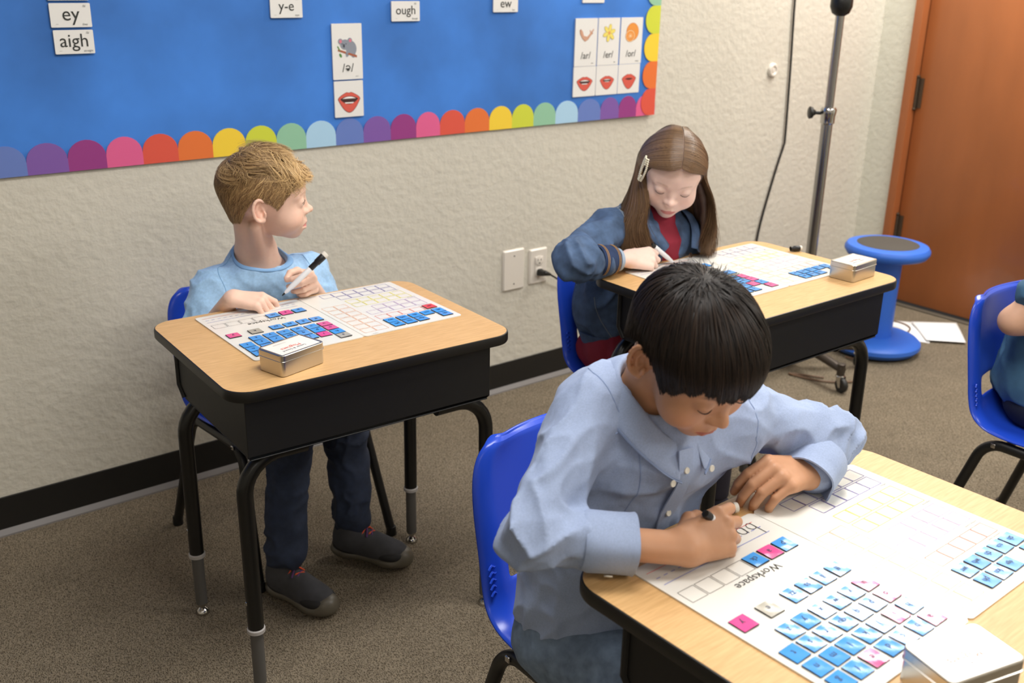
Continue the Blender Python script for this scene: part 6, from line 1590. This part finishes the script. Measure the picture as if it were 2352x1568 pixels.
def magnet(t, Yc, desk, x, y, colr, word, label, grp, jit=0.5):
    """a thin square letter magnet lying on the mat"""
    M_ = Matrix.Translation(t.location) @ Matrix.Rotation(t.rotation_euler.z, 4, 'Z')
    jx, jy, ja = (RNG.random(3) - 0.5) * jit
    p = M_ @ Vector((x + jx * 0.0015, -Yc(y) + jy * 0.0015, 0.0021))
    o = thing('letter_magnet', label, 'letter magnet', p, t.rotation_euler.z + ja * 0.07, grp)
    tl = (RNG.random(2) - 0.5) * 0.05
    o.rotation_euler = (tl[0], tl[1], t.rotation_euler.z + ja * 0.07); o.location.z += 0.0004
    if 'me' not in _tile:
        b1 = prism(rrect(TS, TS * 0.98, 0.0008, 2), 0.0, 0.0010)
        o1 = from_bm('magnet_backing', b1, m_tback, o, sm=False); _tile['me'] = o1.data
        for nm, mm in dict(blue=m_tblue, pink=m_tpink, grey=m_tgrey, red=m_tred, white=m_twhite).items():
            bm = bmesh.new(); n_ = 5; g = []
            s1, s2, s3 = RNG.random(3) * 6
            for i in range(n_ + 1):
                g.append([bm.verts.new(((i / n_ - 0.5) * (TS - 0.0006), (j / n_ - 0.5) * (TS - 0.0006) * 0.98, 0.0014 + 0.00022 * math.sin(i * 1.1 + s1) * math.cos(j * 1.2 + s2))) for j in range(n_ + 1)])
            for i in range(n_):
                for j in range(n_): bm.faces.new((g[i][j], g[i + 1][j], g[i + 1][j + 1], g[i][j + 1]))
            me = bpy.data.meshes.new('magnet_face'); bm.to_mesh(me); bm.free(); smooth(me); me.materials.append(mm); _tile[nm] = me
    else:
        link('magnet_backing', _tile['me'], None, o)
    link('magnet_face', _tile[colr], None, o)
    if word: link('lettering', text_mesh(word, 0.0125 if len(word) < 3 else 0.0095, m_pt), None, o, (0, 0.001, 0.00185), PI)
    return o
GX = [0.204, 0.1745, 0.1445, 0.1145, 0.0835, 0.0535, 0.023]; GY = [0.196, 0.2245, 0.2535, 0.282]
ROWS = ['uvwxyz', 'opqqrst', 'hijklmn', 'abcdefg']
def fill(desk, who, t, Yc, skip=(), top='brown', extra=True, work=('l', 'a', 'ck'), orr=False):
    G = 'letter magnets on the mat of ' + who
    for r, row in enumerate(ROWS):
        for k, ch in enumerate(row):
            if (r, k) in skip: continue
            colr = 'pink' if ch in 'aeiou' else 'blue'
            w_ = 'qu' if (r == 1 and k == 3) else ch
            lab = '%s magnet printed %s, alphabet grid, mat of %s' % (colr, w_ if not (r == 1 and k == 2) else 'q', who)
            if r == 3 and k == 0 and desk == 1: colr = 'grey'; w_ = 'a'; lab = 'faded grey magnet cornering the alphabet grid on the mat of %s' % who
            magnet(t, Yc, desk, GX[k], GY[r], colr, w_, lab, G)
    for k, d in enumerate(('ff', 'll', 'ss', 'zz')):
        magnet(t, Yc, desk, 0.205 - 0.030 * k, 0.156, 'blue', d, 'blue magnet printed %s in the doubles row on the mat of %s' % (d, who), G)
    magnet(t, Yc, desk, 0.023, 0.155, 'pink', 'y', 'lone pink magnet printed y near the edge of the mat of %s' % who, G)
    magnet(t, Yc, desk, 0.069, 0.156, 'grey', 'e', 'lone grey magnet printed e on the mat of %s' % who, G)
    for k, (w_, cc) in enumerate(zip(work, ('blue', 'pink', 'blue'))):
        magnet(t, Yc, desk, 0.201 - 0.030 * k, 0.080, cc, w_, '%s magnet printed %s in the workspace row on the mat of %s' % (cc, w_, who), G)
    for k, w_ in enumerate(('sh', 'tch', 'th', 'wh', 'wr')):
        magnet(t, Yc, desk, 0.4485 - 0.030 * k, 0.2565, 'blue', w_, 'blue magnet printed %s in the block of nine on the mat of %s' % (w_, who), G, 0.25)
    for k, w_ in ((0, 'ch'), (2, 'dge'), (3, 'kn'), (4, 'ph')):
        magnet(t, Yc, desk, 0.4485 - 0.030 * k, 0.2845, 'blue', w_, 'blue magnet printed %s in the block of nine on the mat of %s' % (w_, who), G, 0.25)
    if orr: magnet(t, Yc, desk, 0.447, 0.2215, 'red', 'or', 'only red magnet, printed or, on the mat of %s' % who, G)
WA, WG, WB = 'the blond boy', 'the girl', 'the dark-haired boy'
tA, yA = activity_mat(1, WA, 0.7455, -0.580, -0.012, 0.955, 'white folding phonics mat with letter magnets on the desk of the blond boy')
tG, yG = activity_mat(2, WG, 1.690, -0.890, 0.0, 0.985, 'white folding phonics mat with letter magnets on the desk of the girl')
tB, yB = activity_mat(3, WB, 0.795, -1.8205, 0.022, 1.0, 'white folding phonics mat with letter magnets on the desk of the dark-haired boy')
fill(1, WA, tA, yA, skip=((3, 1), (3, 2), (3, 3)), work=('p', 'a', 'ck'), orr=True)
fill(2, WG, tG, yG, skip=((3, 1),), work=('m', 'i', 'll'))
fill(3, WB, tB, yB, skip=(), work=('p', 'a', 'ck'))
# what the dark-haired boy has written: strokes of black marker
m_wr = mat('marker_writing', srgb(34, 32, 32), 0.5)
bm = bmesh.new()
def stroke(pts): tube([(x, -y, 0.0022) for x, y in [(p[0], p[1]) for p in catmull([(a, b_, 0) for a, b_ in pts], 4)]], 0.0005, 5, bm)
stroke([(0.209, 0.018), (0.2085, 0.034), (0.208, 0.0465)]); stroke([(0.209, 0.019), (0.203, 0.0165), (0.1975, 0.023), (0.200, 0.030), (0.206, 0.031), (0.209, 0.027)])
stroke([(0.190, 0.019), (0.184, 0.0165), (0.178, 0.022), (0.179, 0.030), (0.186, 0.032), (0.190, 0.026), (0.190, 0.019), (0.189, 0.033)])
stroke([(0.168, 0.019), (0.173, 0.023), (0.172, 0.030), (0.166, 0.033)])
from_bm('handwriting', bm, m_wr, tB)

# tins
m_tin = mat('brushed_tin', srgb(200, 196, 188), 0.3, metal=1.0, bump=(260, 0.06, 0.0006)); m_lab = mat('tin_label', srgb(244, 242, 236), 0.25, coat=0.3)
m_tr = mat('label_red', srgb(224, 78, 60), 0.5); m_tn = mat('label_navy', srgb(60, 70, 96), 0.5)
def tin(label, x, y, z, rz, W_=0.104, D_=0.069, H_=0.042):
    t = thing('magnet_tin', label, 'tin', (x, y, z), rz, 'hinged letter magnet tins')
    def rr(ins, zz, r=0.008): return [(px, py, zz) for px, py in rrect(W_ - 2 * ins, D_ - 2 * ins, max(r - ins, 0.002), 6)]
    from_bm('tin_body', loft([rr(0.0025, 0.0, 0.009), rr(0.001, 0.0012, 0.009), rr(0.001, H_ - 0.0135, 0.009)]), m_tin, t, angle=40)
    from_bm('tin_lid', loft([rr(0.0004, H_ - 0.0142, 0.009), rr(-0.0008, H_ - 0.0138, 0.009), rr(-0.0008, H_ - 0.0125, 0.009), rr(0.0002, H_ - 0.012, 0.009), rr(0.0002, H_ - 0.0015, 0.009), rr(0.001, H_ - 0.0003, 0.009), rr(0.0022, H_, 0.009), rr(0.0042, H_ - 0.0002, 0.009), rr(0.0046, H_ - 0.0007, 0.009)]), m_tin, t, angle=30)
    lb = from_bm('paper_label', loft([rr(0.0062, H_ - 0.0007), rr(0.0062, H_ - 0.0003)]), m_lab, t, sm=False)
    link('lettering', text_mesh('Letter & Sound', 0.0085, m_tn), None, lb, (-0.006, -0.0165, H_ - 0.0001), PI)
    link('lettering', text_mesh('Magnets', 0.0135, m_tr), None, lb, (-0.006, -0.006, H_ - 0.0001), PI)
    link('lettering', text_mesh('Early Reading Set', 0.0042, m_ink2), None, lb, (-0.012, 0.019, H_ - 0.0001), PI)
    for s in (-1, 1):
        from_bm('hinge', box_bm(s * 0.02, D_ / 2 + 0.0004, H_ - 0.016, 0.010, 0.0014, 0.007, 0.0004, 1), m_tin, t)
    return t
tin('closed silver tin of letter magnets on the desk of the blond boy', 0.788, -0.938, DK[1][3] + 0.0003, 0.25)
tin('closed silver tin of letter magnets on the desk of the girl', 2.121, -1.230, DK[2][3] + 0.0003, 0.06)
tin('silver tin of letter magnets glaring white on the nearest desk', 0.914, -2.180, DK[3][3] + 0.0040, -0.245)
marker_cap('black marker cap with felt end on the far side of the desk of the girl', (2.186, -1.000, DK[2][3] + 0.0080), (2.214, -1.012, DK[2][3] + 0.0082))
